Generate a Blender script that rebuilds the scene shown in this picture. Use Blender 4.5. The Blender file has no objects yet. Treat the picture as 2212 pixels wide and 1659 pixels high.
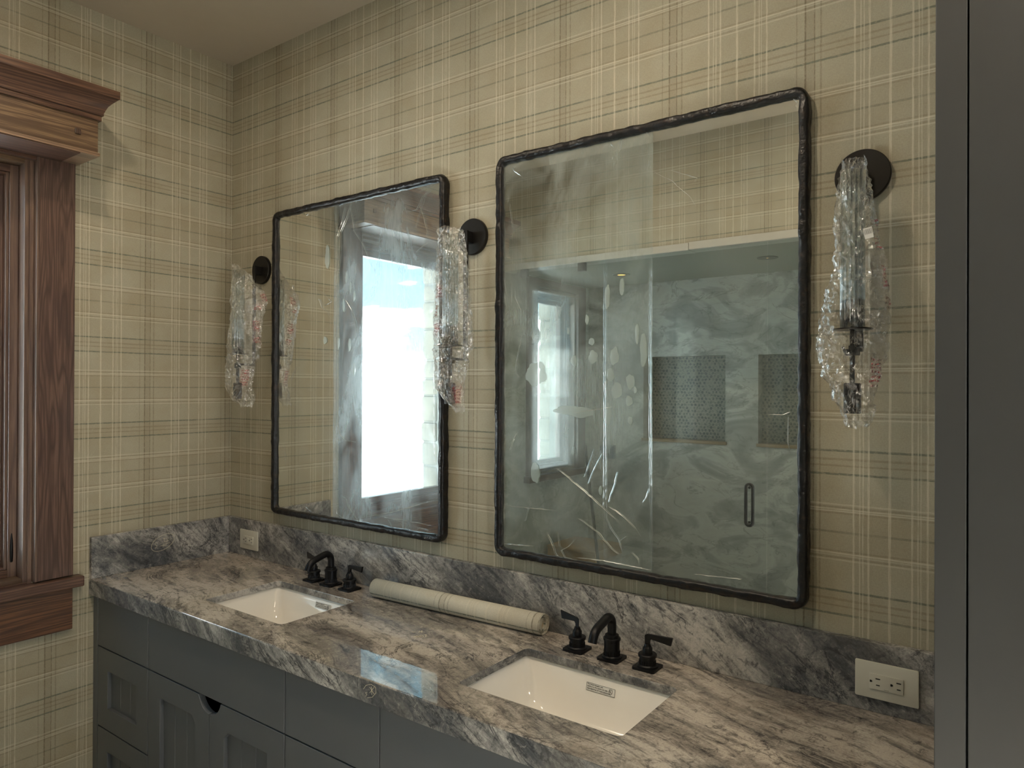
import bpy, bmesh, math, random
from mathutils import Vector, Matrix, noise

random.seed(7)
S = bpy.context.scene
COL = S.collection
PI = math.pi

# ------------------------------------------------------------------ camera
CP = Vector((2.8084, -1.7576, 1.6147)); YAW = 0.6354; PITCH = 0.0032; ROLL = 0.0042; FPX = 1535.68
fwd = Vector((-math.sin(YAW)*math.cos(PITCH), math.cos(YAW)*math.cos(PITCH), math.sin(PITCH)))
rgt = Vector((math.cos(YAW), math.sin(YAW), 0)); upv = rgt.cross(fwd)
r2 = rgt*math.cos(ROLL)+upv*math.sin(ROLL); u2 = -rgt*math.sin(ROLL)+upv*math.cos(ROLL)
cam = bpy.data.cameras.new('camera'); co = bpy.data.objects.new('camera', cam); COL.objects.link(co)
co.matrix_world = Matrix(((r2.x, u2.x, -fwd.x, CP.x), (r2.y, u2.y, -fwd.y, CP.y), (r2.z, u2.z, -fwd.z, CP.z), (0, 0, 0, 1)))
cam.sensor_width = 36; cam.lens = FPX/2212*36; cam.clip_start = 0.02; cam.clip_end = 500
S.camera = co
S.view_settings.view_transform = 'Standard'; S.view_settings.look = 'None'
S.view_settings.gamma = 1; S.view_settings.use_curve_mapping = False
S.view_settings.exposure = 0.50
try:
    S.cycles.use_denoising = True
    S.cycles.max_bounces = 14; S.cycles.transparent_max_bounces = 24; S.cycles.glossy_bounces = 6
    S.cycles.sample_clamp_indirect = 6
except Exception: pass

def U(px, py, ax, v):
    """surveyed point: where the sight line of a photo point meets a plane of the room"""
    d = fwd + r2*((px-1106)/FPX) - u2*((py-829.5)/FPX)
    return CP + d*((v-CP[ax])/d[ax])

# ------------------------------------------------------------------ world: bright sky with broken cloud
W = bpy.data.worlds.new('sky'); S.world = W; W.use_nodes = True
nt = W.node_tree; nt.nodes.clear()
def N(t, typ, **kw):
    n = t.nodes.new(typ)
    for k, v in kw.items():
        if k in n.inputs.keys(): n.inputs[k].default_value = v
        else: setattr(n, k, v)
    return n
def mathn(t, op, a, b=None, clamp=False, c=None):
    n = t.nodes.new('ShaderNodeMath'); n.operation = op; n.use_clamp = clamp
    for i, x in enumerate((a, b, c)):
        if x is None: continue
        if isinstance(x, (int, float)): n.inputs[i].default_value = x
        else: t.links.new(x, n.inputs[i])
    return n.outputs[0]
def mixc(t, f, a, b, blend='MIX'):
    n = t.nodes.new('ShaderNodeMix'); n.data_type = 'RGBA'; n.blend_type = blend
    for i, x in ((0, f), (6, a), (7, b)):
        if isinstance(x, (int, float)): n.inputs[i].default_value = x
        elif isinstance(x, tuple): n.inputs[i].default_value = x if len(x) == 4 else x+(1,)
        else: t.links.new(x, n.inputs[i])
    return n.outputs[2]
def ramp(t, fac, stops, interp='LINEAR'):
    n = t.nodes.new('ShaderNodeValToRGB'); cr = n.color_ramp; cr.interpolation = interp
    while len(cr.elements) > 1: cr.elements.remove(cr.elements[-1])
    first = True
    for p, c in stops:
        if isinstance(c, (int, float)): c = (c, c, c)
        if first: e = cr.elements[0]; e.position = p; first = False
        else: e = cr.elements.new(p)
        e.color = (c[0], c[1], c[2], 1)
    t.links.new(fac, n.inputs[0]); return n.outputs[0]
tc = N(nt, 'ShaderNodeTexCoord'); sep = N(nt, 'ShaderNodeSeparateXYZ'); nt.links.new(tc.outputs['Generated'], sep.inputs[0])
zz = sep.outputs[2]
blue = ramp(nt, zz, [(0.0, (1.3, 1.6, 1.9)), (0.10, (.72, 1.10, 1.38)), (0.40, (0.72, 1.18, 1.5)), (1, (0.4, 0.75, 1.15))])
mp = N(nt, 'ShaderNodeMapping'); mp.inputs['Scale'].default_value = (1.6, 1.6, 7.0); nt.links.new(tc.outputs['Generated'], mp.inputs[0])
cl = N(nt, 'ShaderNodeTexNoise', Scale=2.3, Detail=7.0, Roughness=0.58); nt.links.new(mp.outputs[0], cl.inputs['Vector'])
thr = mathn(nt, 'ADD', cl.outputs['Fac'], mathn(nt, 'MULTIPLY', zz, -0.85))
cm = ramp(nt, thr, [(0.395, 0.0), (0.50, 1.0)])
sky = mixc(nt, cm, blue, (7.5, 7.7, 8.0))
bg = N(nt, 'ShaderNodeBackground'); nt.links.new(sky, bg.inputs[0]); bg.inputs[1].default_value = 1.25
ow = N(nt, 'ShaderNodeOutputWorld'); nt.links.new(bg.outputs[0], ow.inputs[0])

sun = bpy.data.lights.new('sun', 'SUN'); sun.energy = 60; sun.angle = 0.01; sun.color = (1, .965, .92)
so = bpy.data.objects.new('sun', sun); COL.objects.link(so)
so.rotation_euler = Vector((-0.62, -0.06, -0.70)).to_track_quat('-Z', 'Y').to_euler()   # high, from the right: sunlit snow beyond the left windows, a sun patch on the floor behind the camera

# portals in the two window openings (sampling aid for the sky only)
def portal(y0, y1, z0, z1):
    L = bpy.data.lights.new('window_portal', 'AREA'); L.shape = 'RECTANGLE'; L.size = abs(z1-z0); L.size_y = abs(y1-y0); L.energy = 1
    L.cycles.is_portal = True
    o = bpy.data.objects.new('window_portal', L); COL.objects.link(o)
    o.location = (-.13, (y0+y1)/2, (z0+z1)/2); o.rotation_euler = (0, -PI/2, 0)
portal(-.84, -1.56, 1.03, 2.3); portal(-2.42, -2.85, 1.03, 2.28)

# ------------------------------------------------------------------ material helpers
MATS = {}
def newmat(name):
    m = bpy.data.materials.new(name); m.use_nodes = True; t = m.node_tree; t.nodes.clear()
    o = t.nodes.new('ShaderNodeOutputMaterial'); p = t.nodes.new('ShaderNodeBsdfPrincipled')
    t.links.new(p.outputs[0], o.inputs[0]); MATS[name] = m
    return m, t, p, o
def setp(p, **kw):
    for k, v in kw.items():
        k = k.replace('_', ' ')
        if isinstance(v, tuple) and len(v) == 3: v = v+(1,)
        p.inputs[k].default_value = v
def bump(t, p, h, strength=.3, dist=.002):
    b = t.nodes.new('ShaderNodeBump'); b.inputs['Strength'].default_value = strength; b.inputs['Distance'].default_value = dist
    t.links.new(h, b.inputs['Height']); t.links.new(b.outputs[0], p.inputs['Normal']); return b
def pos(t):
    return t.nodes.new('ShaderNodeNewGeometry').outputs['Position']
def mapping(t, vec, scale=(1, 1, 1), rot=(0, 0, 0), loc=(0, 0, 0)):
    m = t.nodes.new('ShaderNodeMapping'); m.inputs['Scale'].default_value = scale; m.inputs['Rotation'].default_value = rot; m.inputs['Location'].default_value = loc
    t.links.new(vec, m.inputs[0]); return m.outputs[0]
def noi(t, vec, scale, detail=3, rough=.5, dist=0, out='Fac'):
    n = t.nodes.new('ShaderNodeTexNoise'); n.inputs['Scale'].default_value = scale; n.inputs['Detail'].default_value = detail
    n.inputs['Roughness'].default_value = rough; n.inputs['Distortion'].default_value = dist
    t.links.new(vec, n.inputs['Vector']); return n.outputs[out]
def simple(name, col, rough=.5, metal=0, var=.06, nscale=12, bumps=0, bscale=200, **kw):
    m, t, p, o = newmat(name); P = pos(t)
    f = noi(t, P, nscale, 4)
    a = tuple(max(0, c*(1-var)) for c in col); b = tuple(c*(1+var) for c in col)
    t.links.new(mixc(t, f, a, b), p.inputs['Base Color']); setp(p, Roughness=rough, Metallic=metal, **kw)
    if bumps: bump(t, p, noi(t, P, bscale, 2), bumps, .001)
    return m

PH, PV = 0.343, 0.3206
def wallpaper(name, mode, base=(0.395, 0.358, 0.262)):
    m, t, p, o = newmat(name)
    if mode == 'uv':
        tcn = t.nodes.new('ShaderNodeTexCoord'); s = t.nodes.new('ShaderNodeSeparateXYZ'); t.links.new(tcn.outputs['UV'], s.inputs[0])
        h, v = s.outputs[0], s.outputs[1]; P = pos(t)
    else:
        P = pos(t); s = t.nodes.new('ShaderNodeSeparateXYZ'); t.links.new(P, s.inputs[0])
        if mode == 'x': h = mathn(t, 'ADD', s.outputs[0], -0.413+PH*10)
        else: h = mathn(t, 'ADD', s.outputs[1], 0.612+PH*10)
        v = mathn(t, 'SUBTRACT', 2.4370+PV*10, s.outputs[2])
    cmb = t.nodes.new('ShaderNodeCombineXYZ'); t.links.new(h, cmb.inputs[0]); t.links.new(v, cmb.inputs[1]); HV = cmb.outputs[0]
    wob = mathn(t, 'MULTIPLY', mathn(t, 'SUBTRACT', noi(t, mapping(t, HV, (60, 9, 1)), 1, 2), .5), .0020)
    wob2 = mathn(t, 'MULTIPLY', mathn(t, 'SUBTRACT', noi(t, mapping(t, HV, (9, 60, 1)), 1, 2), .5), .0020)
    fh = mathn(t, 'FRACT', mathn(t, 'DIVIDE', mathn(t, 'ADD', h, wob), PH))
    fv = mathn(t, 'FRACT', mathn(t, 'DIVIDE', mathn(t, 'ADD', v, wob2), PV))
    def lines(f, per, ls, shift=.004):
        st = [(0.0, 0.0)]
        for a, w, c in sorted(ls):
            a += shift
            st += [((a-w/2)/per, c), ((a+w/2)/per, 0.0)]
        return ramp(t, f, st, 'CONSTANT')
    sh = .004
    # shift the phase so nothing straddles the seam
    wv = lines(fh, PH, [(0, .0042, 1), (.013, .0022, .8), (.0195, .0022, .9), (.031, .0038, 1), (.073, .0045, 1), (.116, .0040, 1), (.128, .0022, .8), (.1335, .0022, .7), (.146, .0040, 1)])
    dv = lines(fh, PH, [(.216, .0028, .55), (.2355, .0038, 1), (.2563, .0034, 1), (.271, .0034, .6)])
    bandv = lines(fh, PH, [(.2455, .020, .24), (.022, .036, .06), (.131, .034, .06)])
    wh = lines(fv, PV, [(.124, .0032, .75), (.1345, .0026, 1), (.1392, .0022, .9), (.2352, .0026, 1), (.2402, .0022, .9), (.250, .0032, .75)])
    dh = lines(fv, PV, [(.0205, .0040, .55), (.0345, .0042, .60), (.1300, .0045, .5), (.1442, .0040, .45), (.2305, .0040, .45), (.2452, .0040, .5)])
    gh = lines(fv, PV, [(0, .0046, 1), (.0545, .0046, 1), (.1870, .0052, .62)])
    bandh = lines(fv, PV, [(.1875, .094, .17), (.028, .050, .12)])
    brk_v = ramp(t, noi(t, mapping(t, HV, (420, 26, 1)), 1, 3, .6), [(.34, .25), (.55, 1.0)])
    brk_h = ramp(t, noi(t, mapping(t, HV, (26, 420, 1)), 1, 3, .6), [(.34, .25), (.55, 1.0)])
    dash_v = ramp(t, noi(t, mapping(t, HV, (260, 90, 1)), 1, 4, .7), [(.37, .25), (.52, 1.0)])
    dash_h = ramp(t, noi(t, mapping(t, HV, (90, 260, 1)), 1, 4, .7), [(.36, .35), (.50, 1.0)])
    gaps = ramp(t, noi(t, mapping(t, HV, (7, 30, 1), loc=(3, 0, 0)), 1, 2), [(.34, .5), (.46, 1)])
    mot = noi(t, HV, 7, 4, .55); fine = noi(t, HV, 300, 3, .6)
    weave = noi(t, mapping(t, HV, (900, 110, 1)), 1, 2, .5); weave2 = noi(t, mapping(t, HV, (110, 900, 1)), 1, 2, .5)
    b0 = tuple(c*.93 for c in base); b1 = (base[0]*1.02, base[1]*1.06, base[2]*1.12)
    c = mixc(t, ramp(t, mot, [(.35, 0), (.65, 1)]), b0, b1)
    c = mixc(t, bandh, c, (base[0]*.80, base[1]*.70, base[2]*.60))
    c = mixc(t, bandv, c, (base[0]*.58, base[1]*.54, base[2]*.50))
    k = mathn(t, 'ADD', mathn(t, 'MULTIPLY', fine, .34), mathn(t, 'MULTIPLY', mathn(t, 'ADD', weave, weave2), .22))
    c = mixc(t, 1.0, c, mathn(t, 'ADD', k, .61), 'MULTIPLY')
    c = mixc(t, mathn(t, 'MULTIPLY', mathn(t, 'MULTIPLY', dh, dash_h), .66), c, (.17, .135, .085))
    c = mixc(t, mathn(t, 'MULTIPLY', mathn(t, 'MULTIPLY', gh, mathn(t, 'MULTIPLY', dash_h, gaps)), .80), c, (.125, .145, .115))
    c = mixc(t, mathn(t, 'MULTIPLY', mathn(t, 'MULTIPLY', dv, dash_v), .66), c, (.14, .115, .075))
    c = mixc(t, mathn(t, 'MULTIPLY', mathn(t, 'MULTIPLY', wh, brk_h), .50), c, (.70, .655, .53))
    c = mixc(t, mathn(t, 'MULTIPLY', mathn(t, 'MULTIPLY', wv, brk_v), .50), c, (.70, .655, .53))
    t.links.new(c, p.inputs['Base Color']); setp(p, Roughness=.62); p.inputs['Specular IOR Level'].default_value = .25
    bump(t, p, mathn(t, 'ADD', mathn(t, 'ADD', weave, weave2), fine), .25, .0006)
    return m
wp_x = wallpaper('wallpaper_back', 'x'); wp_y = wallpaper('wallpaper_left', 'y')
wp_uv = wallpaper('wallpaper_roll', 'uv', (0.58, 0.54, 0.43))

def marble(name, kind):
    m, t, p, o = newmat(name); P = pos(t)
    # flow frame: first axis runs along the veins, the others across them
    if kind == 'top': rot = (0, 0, .30); A = (.30, 1, 1)
    elif kind == 'splash': rot = (0, -.58, 0); A = (.38, 1, 1)
    else: rot = (.75, 0, 0); A = (1, .45, 1)
    wc = noi(t, P, 1.7, 2, .5, 0, 'Color')
    va = t.nodes.new('ShaderNodeVectorMath'); va.operation = 'SCALE'; t.links.new(wc, va.inputs[0]); va.inputs['Scale'].default_value = .24
    vb = t.nodes.new('ShaderNodeVectorMath'); vb.operation = 'ADD'; t.links.new(P, vb.inputs[0]); t.links.new(va.outputs[0], vb.inputs[1])
    F = mapping(t, mapping(t, vb.outputs[0], rot=rot), A)
    A2 = tuple(.16 if a < 1 else 1 for a in A)
    F2 = mapping(t, mapping(t, vb.outputs[0], rot=rot), A2)
    big = noi(t, F, 5.5, 6, .62, .25)
    strk = noi(t, F2, 34, 8, .74, .35)
    iso = noi(t, P, 42, 8, .78, .9)
    grit = noi(t, P, 190, 4, .7)
    if kind == 'top':
        lo, mid, hi, vein = (.118, .108, .102), (.245, .222, .196), (.53, .475, .41), (.040, .040, .044)  # warmer set: the warm light on the top is put into its colours
    else:
        lo, mid, hi, vein = (.098, .104, .112), (.205, .205, .202), (.52, .50, .47), (.036, .040, .047)
    f = mathn(t, 'ADD', mathn(t, 'ADD', mathn(t, 'MULTIPLY', big, .56), mathn(t, 'MULTIPLY', strk, .26)), mathn(t, 'MULTIPLY', iso, .18))
    o_ = 0 if kind == 'top' else .022
    c = ramp(t, f, [(.405+o_, lo), (.470+o_, mid), (.515+o_, tuple(a*.55+b*.45 for a, b in zip(mid, hi))), (.548+o_, hi), (.64, tuple(x*1.04 for x in hi))])
    # fine dark flecks broken up along the flow
    c = mixc(t, mathn(t, 'MULTIPLY', ramp(t, strk, [(.36, 1), (.46, 0)]), .62), c, vein)
    c = mixc(t, mathn(t, 'MULTIPLY', ramp(t, iso, [(.38, 1), (.455, 0)]), .55), c, vein)
    c = mixc(t, mathn(t, 'MULTIPLY', ramp(t, iso, [(.57, 0), (.66, 1)]), .40), c, hi)
    # cracks
    vn = noi(t, F, 9, 10, .66, .8)
    line = ramp(t, mathn(t, 'ABSOLUTE', mathn(t, 'SUBTRACT', vn, .5)), [(.0, 1), (.006, .8), (.016, 0)])
    msk = ramp(t, noi(t, P, 5, 4), [(.44, .10), (.58, 1)])
    c = mixc(t, mathn(t, 'MULTIPLY', mathn(t, 'MULTIPLY', line, msk), .9), c, vein)
    v2 = noi(t, P, 24, 6, .7, 1.6)
    l2 = ramp(t, mathn(t, 'ABSOLUTE', mathn(t, 'SUBTRACT', v2, .5)), [(.0, .7), (.012, 0)])
    c = mixc(t, mathn(t, 'MULTIPLY', l2, msk), c, vein)
    # rusty tint in places
    c = mixc(t, ramp(t, noi(t, P, 6, 3), [(.52, 0), (.72, .30)]), c, (.26, .20, .15) if kind == 'top' else (.22, .20, .17))
    c = mixc(t, 1.0, c, mathn(t, 'ADD', mathn(t, 'MULTIPLY', grit, .9), .55), 'MULTIPLY')
    t.links.new(c, p.inputs['Base Color']); setp(p, Roughness=.022 if kind == 'top' else .18)
    p.inputs['Specular IOR Level'].default_value = 1.0 if kind == 'top' else .6
    return m
mb_top = marble('stone_top', 'top'); mb_bs = marble('stone_back', 'splash'); mb_sd = marble('stone_side', 'side')

def wood(name, axis, dark=(.055, .026, .016), light=(.20, .105, .058), seed=0, rings=26, crough=.22, coat=.45):
    """stained oak, grain running along axis 0/1/2"""
    m, t, p, o = newmat(name); P = pos(t)
    s1 = [1, 1, 1]; s1[axis] = .055 if axis == 1 else .09
    Q = mapping(t, P, tuple(s1), loc=(seed*.37, seed*.71, seed*.13))
    w = noi(t, Q, 9, 2, .5)
    sp_ = t.nodes.new('ShaderNodeSeparateXYZ'); t.links.new(P, sp_.inputs[0])
    across = sp_.outputs[2 if axis == 1 else 1]
    dd = mathn(t, 'ADD', mathn(t, 'MULTIPLY', w, rings*.8), mathn(t, 'MULTIPLY', across, 55 if axis == 1 else 40))
    ring = mathn(t, 'ABSOLUTE', mathn(t, 'SUBTRACT', mathn(t, 'FRACT', dd), .5))
    s2 = [260, 260, 260]; s2[axis] = 7
    pore = noi(t, mapping(t, P, tuple(s2)), 1, 3, .6)
    c = mixc(t, ramp(t, ring, [(.0, 1), (.10, .75), (.30, .0)]), light, dark)
    c = mixc(t, ramp(t, pore, [(.42, .75), (.56, 0)]), c, dark)
    c = mixc(t, ramp(t, noi(t, Q, 5, 2), [(.35, .35), (.7, 0)]), c, (dark[0]*1.4, dark[1]*1.3, dark[2]*1.3))
    t.links.new(c, p.inputs['Base Color']); setp(p, Roughness=.38, Coat_Weight=coat, Coat_Roughness=crough)
    bump(t, p, pore, .25, .0008)
    return m
wd_v = wood('oak_upright', 2, (.062, .034, .027), (.155, .090, .066)); wd_h = wood('oak_along', 1, (.075, .043, .025), (.195, .125, .068), 3, 16)
wd_d = wood('oak_dark', 1, (.060, .030, .022), (.165, .090, .058), 5, 20); wd_j = wood('oak_jamb', 2, (.075, .042, .030), (.19, .115, .075), 8, 8, .36, 1.0)
paint = simple('cabinet_paint', (.110, .120, .130), .36, var=.03, bumps=.05, bscale=500)
paint_d = simple('tall_cabinet_paint', (.031, .033, .033), .5, var=.04, bumps=.05, bscale=500)
gapm = simple('gap_shade', (.004, .004, .005), .9)  # near black: shade of the gaps put into the colour behind them
ceilm = simple('ceiling_paint', (.45, .395, .31), .8, var=.03, bumps=.1, bscale=160)
blackm = simple('matte_black_metal', (.014, .014, .015), .38, .6, var=.1)
bronze = simple('dark_bronze', (.030, .028, .026), .34, .75, var=.1)
china = simple('white_china', (.86, .83, .77), .08, var=.01)
platem = simple('plastic_plate', (.60, .585, .50), .35, var=.01)
slotm = simple('slot_black', (.006, .006, .006), .6)
snow = simple('snow', (.86, .87, .90), .7, var=.05, nscale=.6)
hillm = simple('far_hill', (.20, .27, .30), .9, var=.25, nscale=.05)
stonem = simple('field_stone', (.42, .38, .32), .8, var=.35, nscale=6, bumps=.8, bscale=40)
mortar = simple('mortar', (.35, .34, .31), .9)
floorm = simple('floor_tile', (.50, .475, .42), .35, var=.15, nscale=5)
wallpl = simple('plain_wall', (.6, .55, .42), .7)
paperm = simple('paper_core', (.52, .42, .27), .7)
boxm = simple('cardboard', (.36, .21, .09), .8, var=.3, nscale=14)
chrome = simple('steel', (.5, .5, .5), .2, 1)
showerc = simple('shower_ceiling', (.30, .31, .27), .6)
trimst = simple('header_trim', (.46, .45, .40), .35, var=.08)
# shower slab stone
m, t, p, o = newmat('shower_stone'); P = pos(t)
n1 = noi(t, mapping(t, P, (1, 1, 1.7), (.3, .6, .2)), 2.2, 7, .6, 1.6)
c = ramp(t, n1, [(.36, (.34, .34, .325)), (.47, (.42, .42, .40)), (.54, (.56, .555, .52)), (.66, (.50, .49, .46))])
vv = ramp(t, mathn(t, 'ABSOLUTE', mathn(t, 'SUBTRACT', noi(t, mapping(t, P, (1, 1, 2), (.2, .5, 0)), 3, 6, .6, 1.2), .5)), [(0, .6), (.012, 0)])
t.links.new(mixc(t, vv, c, (.20, .20, .19)), p.inputs['Base Color']); setp(p, Roughness=.2); showst = m
# hexagon mosaic (tiles about five photo pixels wide)
m, t, p, o = newmat('hex_mosaic'); P = pos(t)
vo = t.nodes.new('ShaderNodeTexVoronoi'); vo.feature = 'DISTANCE_TO_EDGE'
sp = t.nodes.new('ShaderNodeSeparateXYZ'); t.links.new(P, sp.inputs[0])
def hexd(ox, oz):
    a = 0.026; b = a*math.sqrt(3)
    fx = mathn(t, 'SUBTRACT', mathn(t, 'FRACT', mathn(t, 'ADD', mathn(t, 'DIVIDE', sp.outputs[0], a), ox+50)), .5)
    fz = mathn(t, 'SUBTRACT', mathn(t, 'FRACT', mathn(t, 'ADD', mathn(t, 'DIVIDE', sp.outputs[2], b), oz+50)), .5)
    x = mathn(t, 'MULTIPLY', fx, a); z = mathn(t, 'MULTIPLY', fz, b)
    return mathn(t, 'SQRT', mathn(t, 'ADD', mathn(t, 'MULTIPLY', x, x), mathn(t, 'MULTIPLY', z, z)))
dm = mathn(t, 'MINIMUM', hexd(0, 0), hexd(.5, .5))
t.nodes.remove(vo)
tilec = mixc(t, ramp(t, noi(t, P, 60, 1), [(.4, 0), (.6, 1)]), (.10, .12, .12), (.25, .25, .22))
t.links.new(mixc(t, ramp(t, dm, [(.0105, 0), (.0122, 1)]), tilec, (.30, .29, .25)), p.inputs['Base Color']); setp(p, Roughness=.3); hexm = m
# mirror silver behind slightly green glass
m, t, p, o = newmat('mirror_silver'); setp(p, Base_Color=(.87, .88, .845), Metallic=1.0, Roughness=.004)
mirm = m
# hammered black iron frame
m, t, p, o = newmat('hammered_iron'); P = pos(t)
n1 = noi(t, P, 46, 3, .5)
t.links.new(mixc(t, ramp(t, noi(t, P, 60, 3), [(.55, 0), (.72, 1)]), (.006, .006, .007), (.030, .017, .010)), p.inputs['Base Color'])
setp(p, Roughness=.36, Metallic=.1); bump(t, p, n1, .7, .006); iron = m
def thin_clear(name, haze, rough, tint=(1, 1, 1), glossf=.12, hazecol=(.85, .88, .86), mask=None, grough=.03, bumpn=None):
    """thin clear sheet: straight transmission + surface reflection + a little scattering"""
    m, t, p, o = newmat(name); t.nodes.remove(p)
    tr = N(t, 'ShaderNodeBsdfTransparent'); tr.inputs[0].default_value = tint+(1,)
    gl = N(t, 'ShaderNodeBsdfGlossy'); gl.inputs['Roughness'].default_value = grough; gl.inputs[0].default_value = (1, 1, 1, 1)
    df = N(t, 'ShaderNodeBsdfDiffuse'); df.inputs[0].default_value = hazecol+(1,)
    g2 = N(t, 'ShaderNodeBsdfGlossy'); g2.inputs['Roughness'].default_value = rough; g2.inputs[0].default_value = hazecol+(1,)
    mh = N(t, 'ShaderNodeMixShader'); mh.inputs[0].default_value = .6; t.links.new(df.outputs[0], mh.inputs[1]); t.links.new(g2.outputs[0], mh.inputs[2])
    m1 = N(t, 'ShaderNodeMixShader'); t.links.new(tr.outputs[0], m1.inputs[1]); t.links.new(mh.outputs[0], m1.inputs[2])
    hz = haze
    if mask: hz = mask(t)
    if isinstance(hz, (int, float)): m1.inputs[0].default_value = hz
    else: t.links.new(hz, m1.inputs[0])
    fr = N(t, 'ShaderNodeLayerWeight'); fr.inputs['Blend'].default_value = .5
    f5 = mathn(t, 'ADD', mathn(t, 'MULTIPLY', mathn(t, 'POWER', fr.outputs['Facing'], 4.5), .94), .05)   # Schlick, same from both sides
    m2 = N(t, 'ShaderNodeMixShader'); t.links.new(mathn(t, 'MULTIPLY', f5, glossf*10, True), m2.inputs[0])
    t.links.new(m1.outputs[0], m2.inputs[1]); t.links.new(gl.outputs[0], m2.inputs[2]); t.links.new(m2.outputs[0], o.inputs[0])
    if bumpn:
        b = N(t, 'ShaderNodeBump'); b.inputs['Strength'].default_value = bumpn[1]; b.inputs['Distance'].default_value = bumpn[2]
        t.links.new(noi(t, mapping(t, pos(t), bumpn[3]), bumpn[0], 4, .6, 1.0), b.inputs['Height'])
        for g in (gl, g2, fr): t.links.new(b.outputs[0], g.inputs['Normal'])
    return m
paneg = thin_clear('window_glass', 0.0, .1, (.93, .97, .96), .1)
showerg = thin_clear('shower_glass', 0.015, .2, (.94, .97, .965), .08, (.5, .62, .56))
tubeg = thin_clear('fluted_glass', .02, .1, (.90, .93, .93), .30)
def haze_mask(lo, hi, sx, sz, th0, th1, off=0):
    def f(t):
        P = pos(t)
        a = noi(t, mapping(t, P, (sx, 1, sz), loc=(off, 0, off)), 1, 6, .62, .8)
        b = noi(t, mapping(t, P, (420, 1, 14), loc=(off, 0, 0)), 1, 2, .6)
        r = ramp(t, a, [(th0, lo), (th1, hi)])
        return mathn(t, 'MULTIPLY', r, mathn(t, 'ADD', mathn(t, 'MULTIPLY', b, .9), .55))
    return f
film_a = thin_clear('film_clear', .02, .25, (1, 1, 1), .05, (.70, .74, .72), haze_mask(.015, .09, 5, 2.5, .42, .62, 2.0), .02, (6, .05, .002, (1, 1, 1)))
film_b = thin_clear('film_hazy', .10, .30, (.98, .995, 1.0), .05, (.62, .70, .72), haze_mask(.07, .42, 5, 2.2, .38, .62, 5.3), .03, (9, .07, .002, (1, 1, 1)))
film_c = thin_clear('film_hazy_large', .07, .34, (.98, 1.0, 1.0), .05, (.62, .69, .68), haze_mask(.05, .36, 4.5, 3.0, .40, .64, 9.1), .03, (9, .06, .002, (1, 1, 1)))
blobm = thin_clear('film_bubble', .42, .5, (1, 1, 1), .10, (.66, .74, .70))
creasem = thin_clear('film_crease', .80, .22, (1, 1, 1), .5, (.85, .90, .90))  # paler than the film: glints along its folds painted as haze
def bag_glint_mask(t):  # pale crinkle lines: glints of the plastic painted in as haze
    P = pos(t); Q = mapping(t, P, (1, 1, .42))
    n = noi(t, Q, 30, 4, .55, 1.2); n2 = noi(t, mapping(t, P, (1, 1, .7)), 62, 3, .5, .8)
    r1 = ramp(t, mathn(t, 'ABSOLUTE', mathn(t, 'SUBTRACT', n, .5)), [(.0, 1), (.010, .6), (.022, 0)])
    r2_ = ramp(t, mathn(t, 'ABSOLUTE', mathn(t, 'SUBTRACT', n2, .52)), [(.0, .8), (.016, 0)])
    k = ramp(t, noi(t, P, 16, 3), [(.46, .0), (.62, 1)])
    return mathn(t, 'ADD', mathn(t, 'MULTIPLY', mathn(t, 'MAXIMUM', r1, r2_), mathn(t, 'MULTIPLY', k, .85)), .02, True)
# crumpled bag with red warning print
def bagmat(side):
    m = thin_clear('bag_plastic', .08, .16, (.99, .99, .985), .32, (.95, .95, .92), bag_glint_mask, .05, (70, .6, .008, (1, 1, .5)))
    t = m.node_tree; o = [n for n in t.nodes if n.type == 'OUTPUT_MATERIAL'][0]
    src = o.inputs[0].links[0].from_socket
    tcn = t.nodes.new('ShaderNodeTexCoord'); s = t.nodes.new('ShaderNodeSeparateXYZ'); t.links.new(tcn.outputs['UV'], s.inputs[0])
    u, v = s.outputs[0], s.outputs[1]
    def win(x, a, b):
        return mathn(t, 'MULTIPLY', mathn(t, 'GREATER_THAN', x, a), mathn(t, 'LESS_THAN', x, b))
    tot = None
    for ua, ub, va, vb in (((.86, .97, .52, .60), (.88, .98, .44, .49), (.84, .93, .66, .70), (.90, .98, .73, .77), (.80, .90, .14, .26)) if side == 'right' else ((.53, .62, .40, .48), (.53, .60, .52, .57), (.55, .64, .62, .68), (.78, .90, .05, .14))):
        k = mathn(t, 'MULTIPLY', win(u, ua, ub), win(v, va, vb))
        tot = k if tot is None else mathn(t, 'MAXIMUM', tot, k)
    rows = win(mathn(t, 'FRACT', mathn(t, 'MULTIPLY', v, 62)), .25, .72)
    lets = mathn(t, 'GREATER_THAN', noi(t, mapping(t, tcn.outputs['UV'], (260, 62, 1)), 1, 1), .47)
    k = mathn(t, 'MULTIPLY', mathn(t, 'MULTIPLY', tot, rows), lets)
    rd = N(t, 'ShaderNodeBsdfDiffuse'); rd.inputs[0].default_value = (.50, .02, .03, 1)
    mx = N(t, 'ShaderNodeMixShader'); t.links.new(mathn(t, 'MULTIPLY', k, .60), mx.inputs[0]); t.links.new(src, mx.inputs[1]); t.links.new(rd.outputs[0], mx.inputs[2])
    t.links.new(mx.outputs[0], o.inputs[0]); return m
bagm = bagmat('right'); bagm2 = bagmat('left')
redm = simple('red_print', (.50, .02, .03), .5)
inkm = simple('label_ink', (.03, .03, .03), .6)
whitem = simple('label_white', (.75, .74, .70), .5)
markm = simple('wax_mark', (.62, .56, .42), .6)
m, t, p, o = newmat('lamp_glow'); setp(p, Base_Color=(1, .8, .5)); p.inputs['Emission Color'].default_value = (1, .62, .25, 1); p.inputs['Emission Strength'].default_value = 6; glow = m
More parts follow.
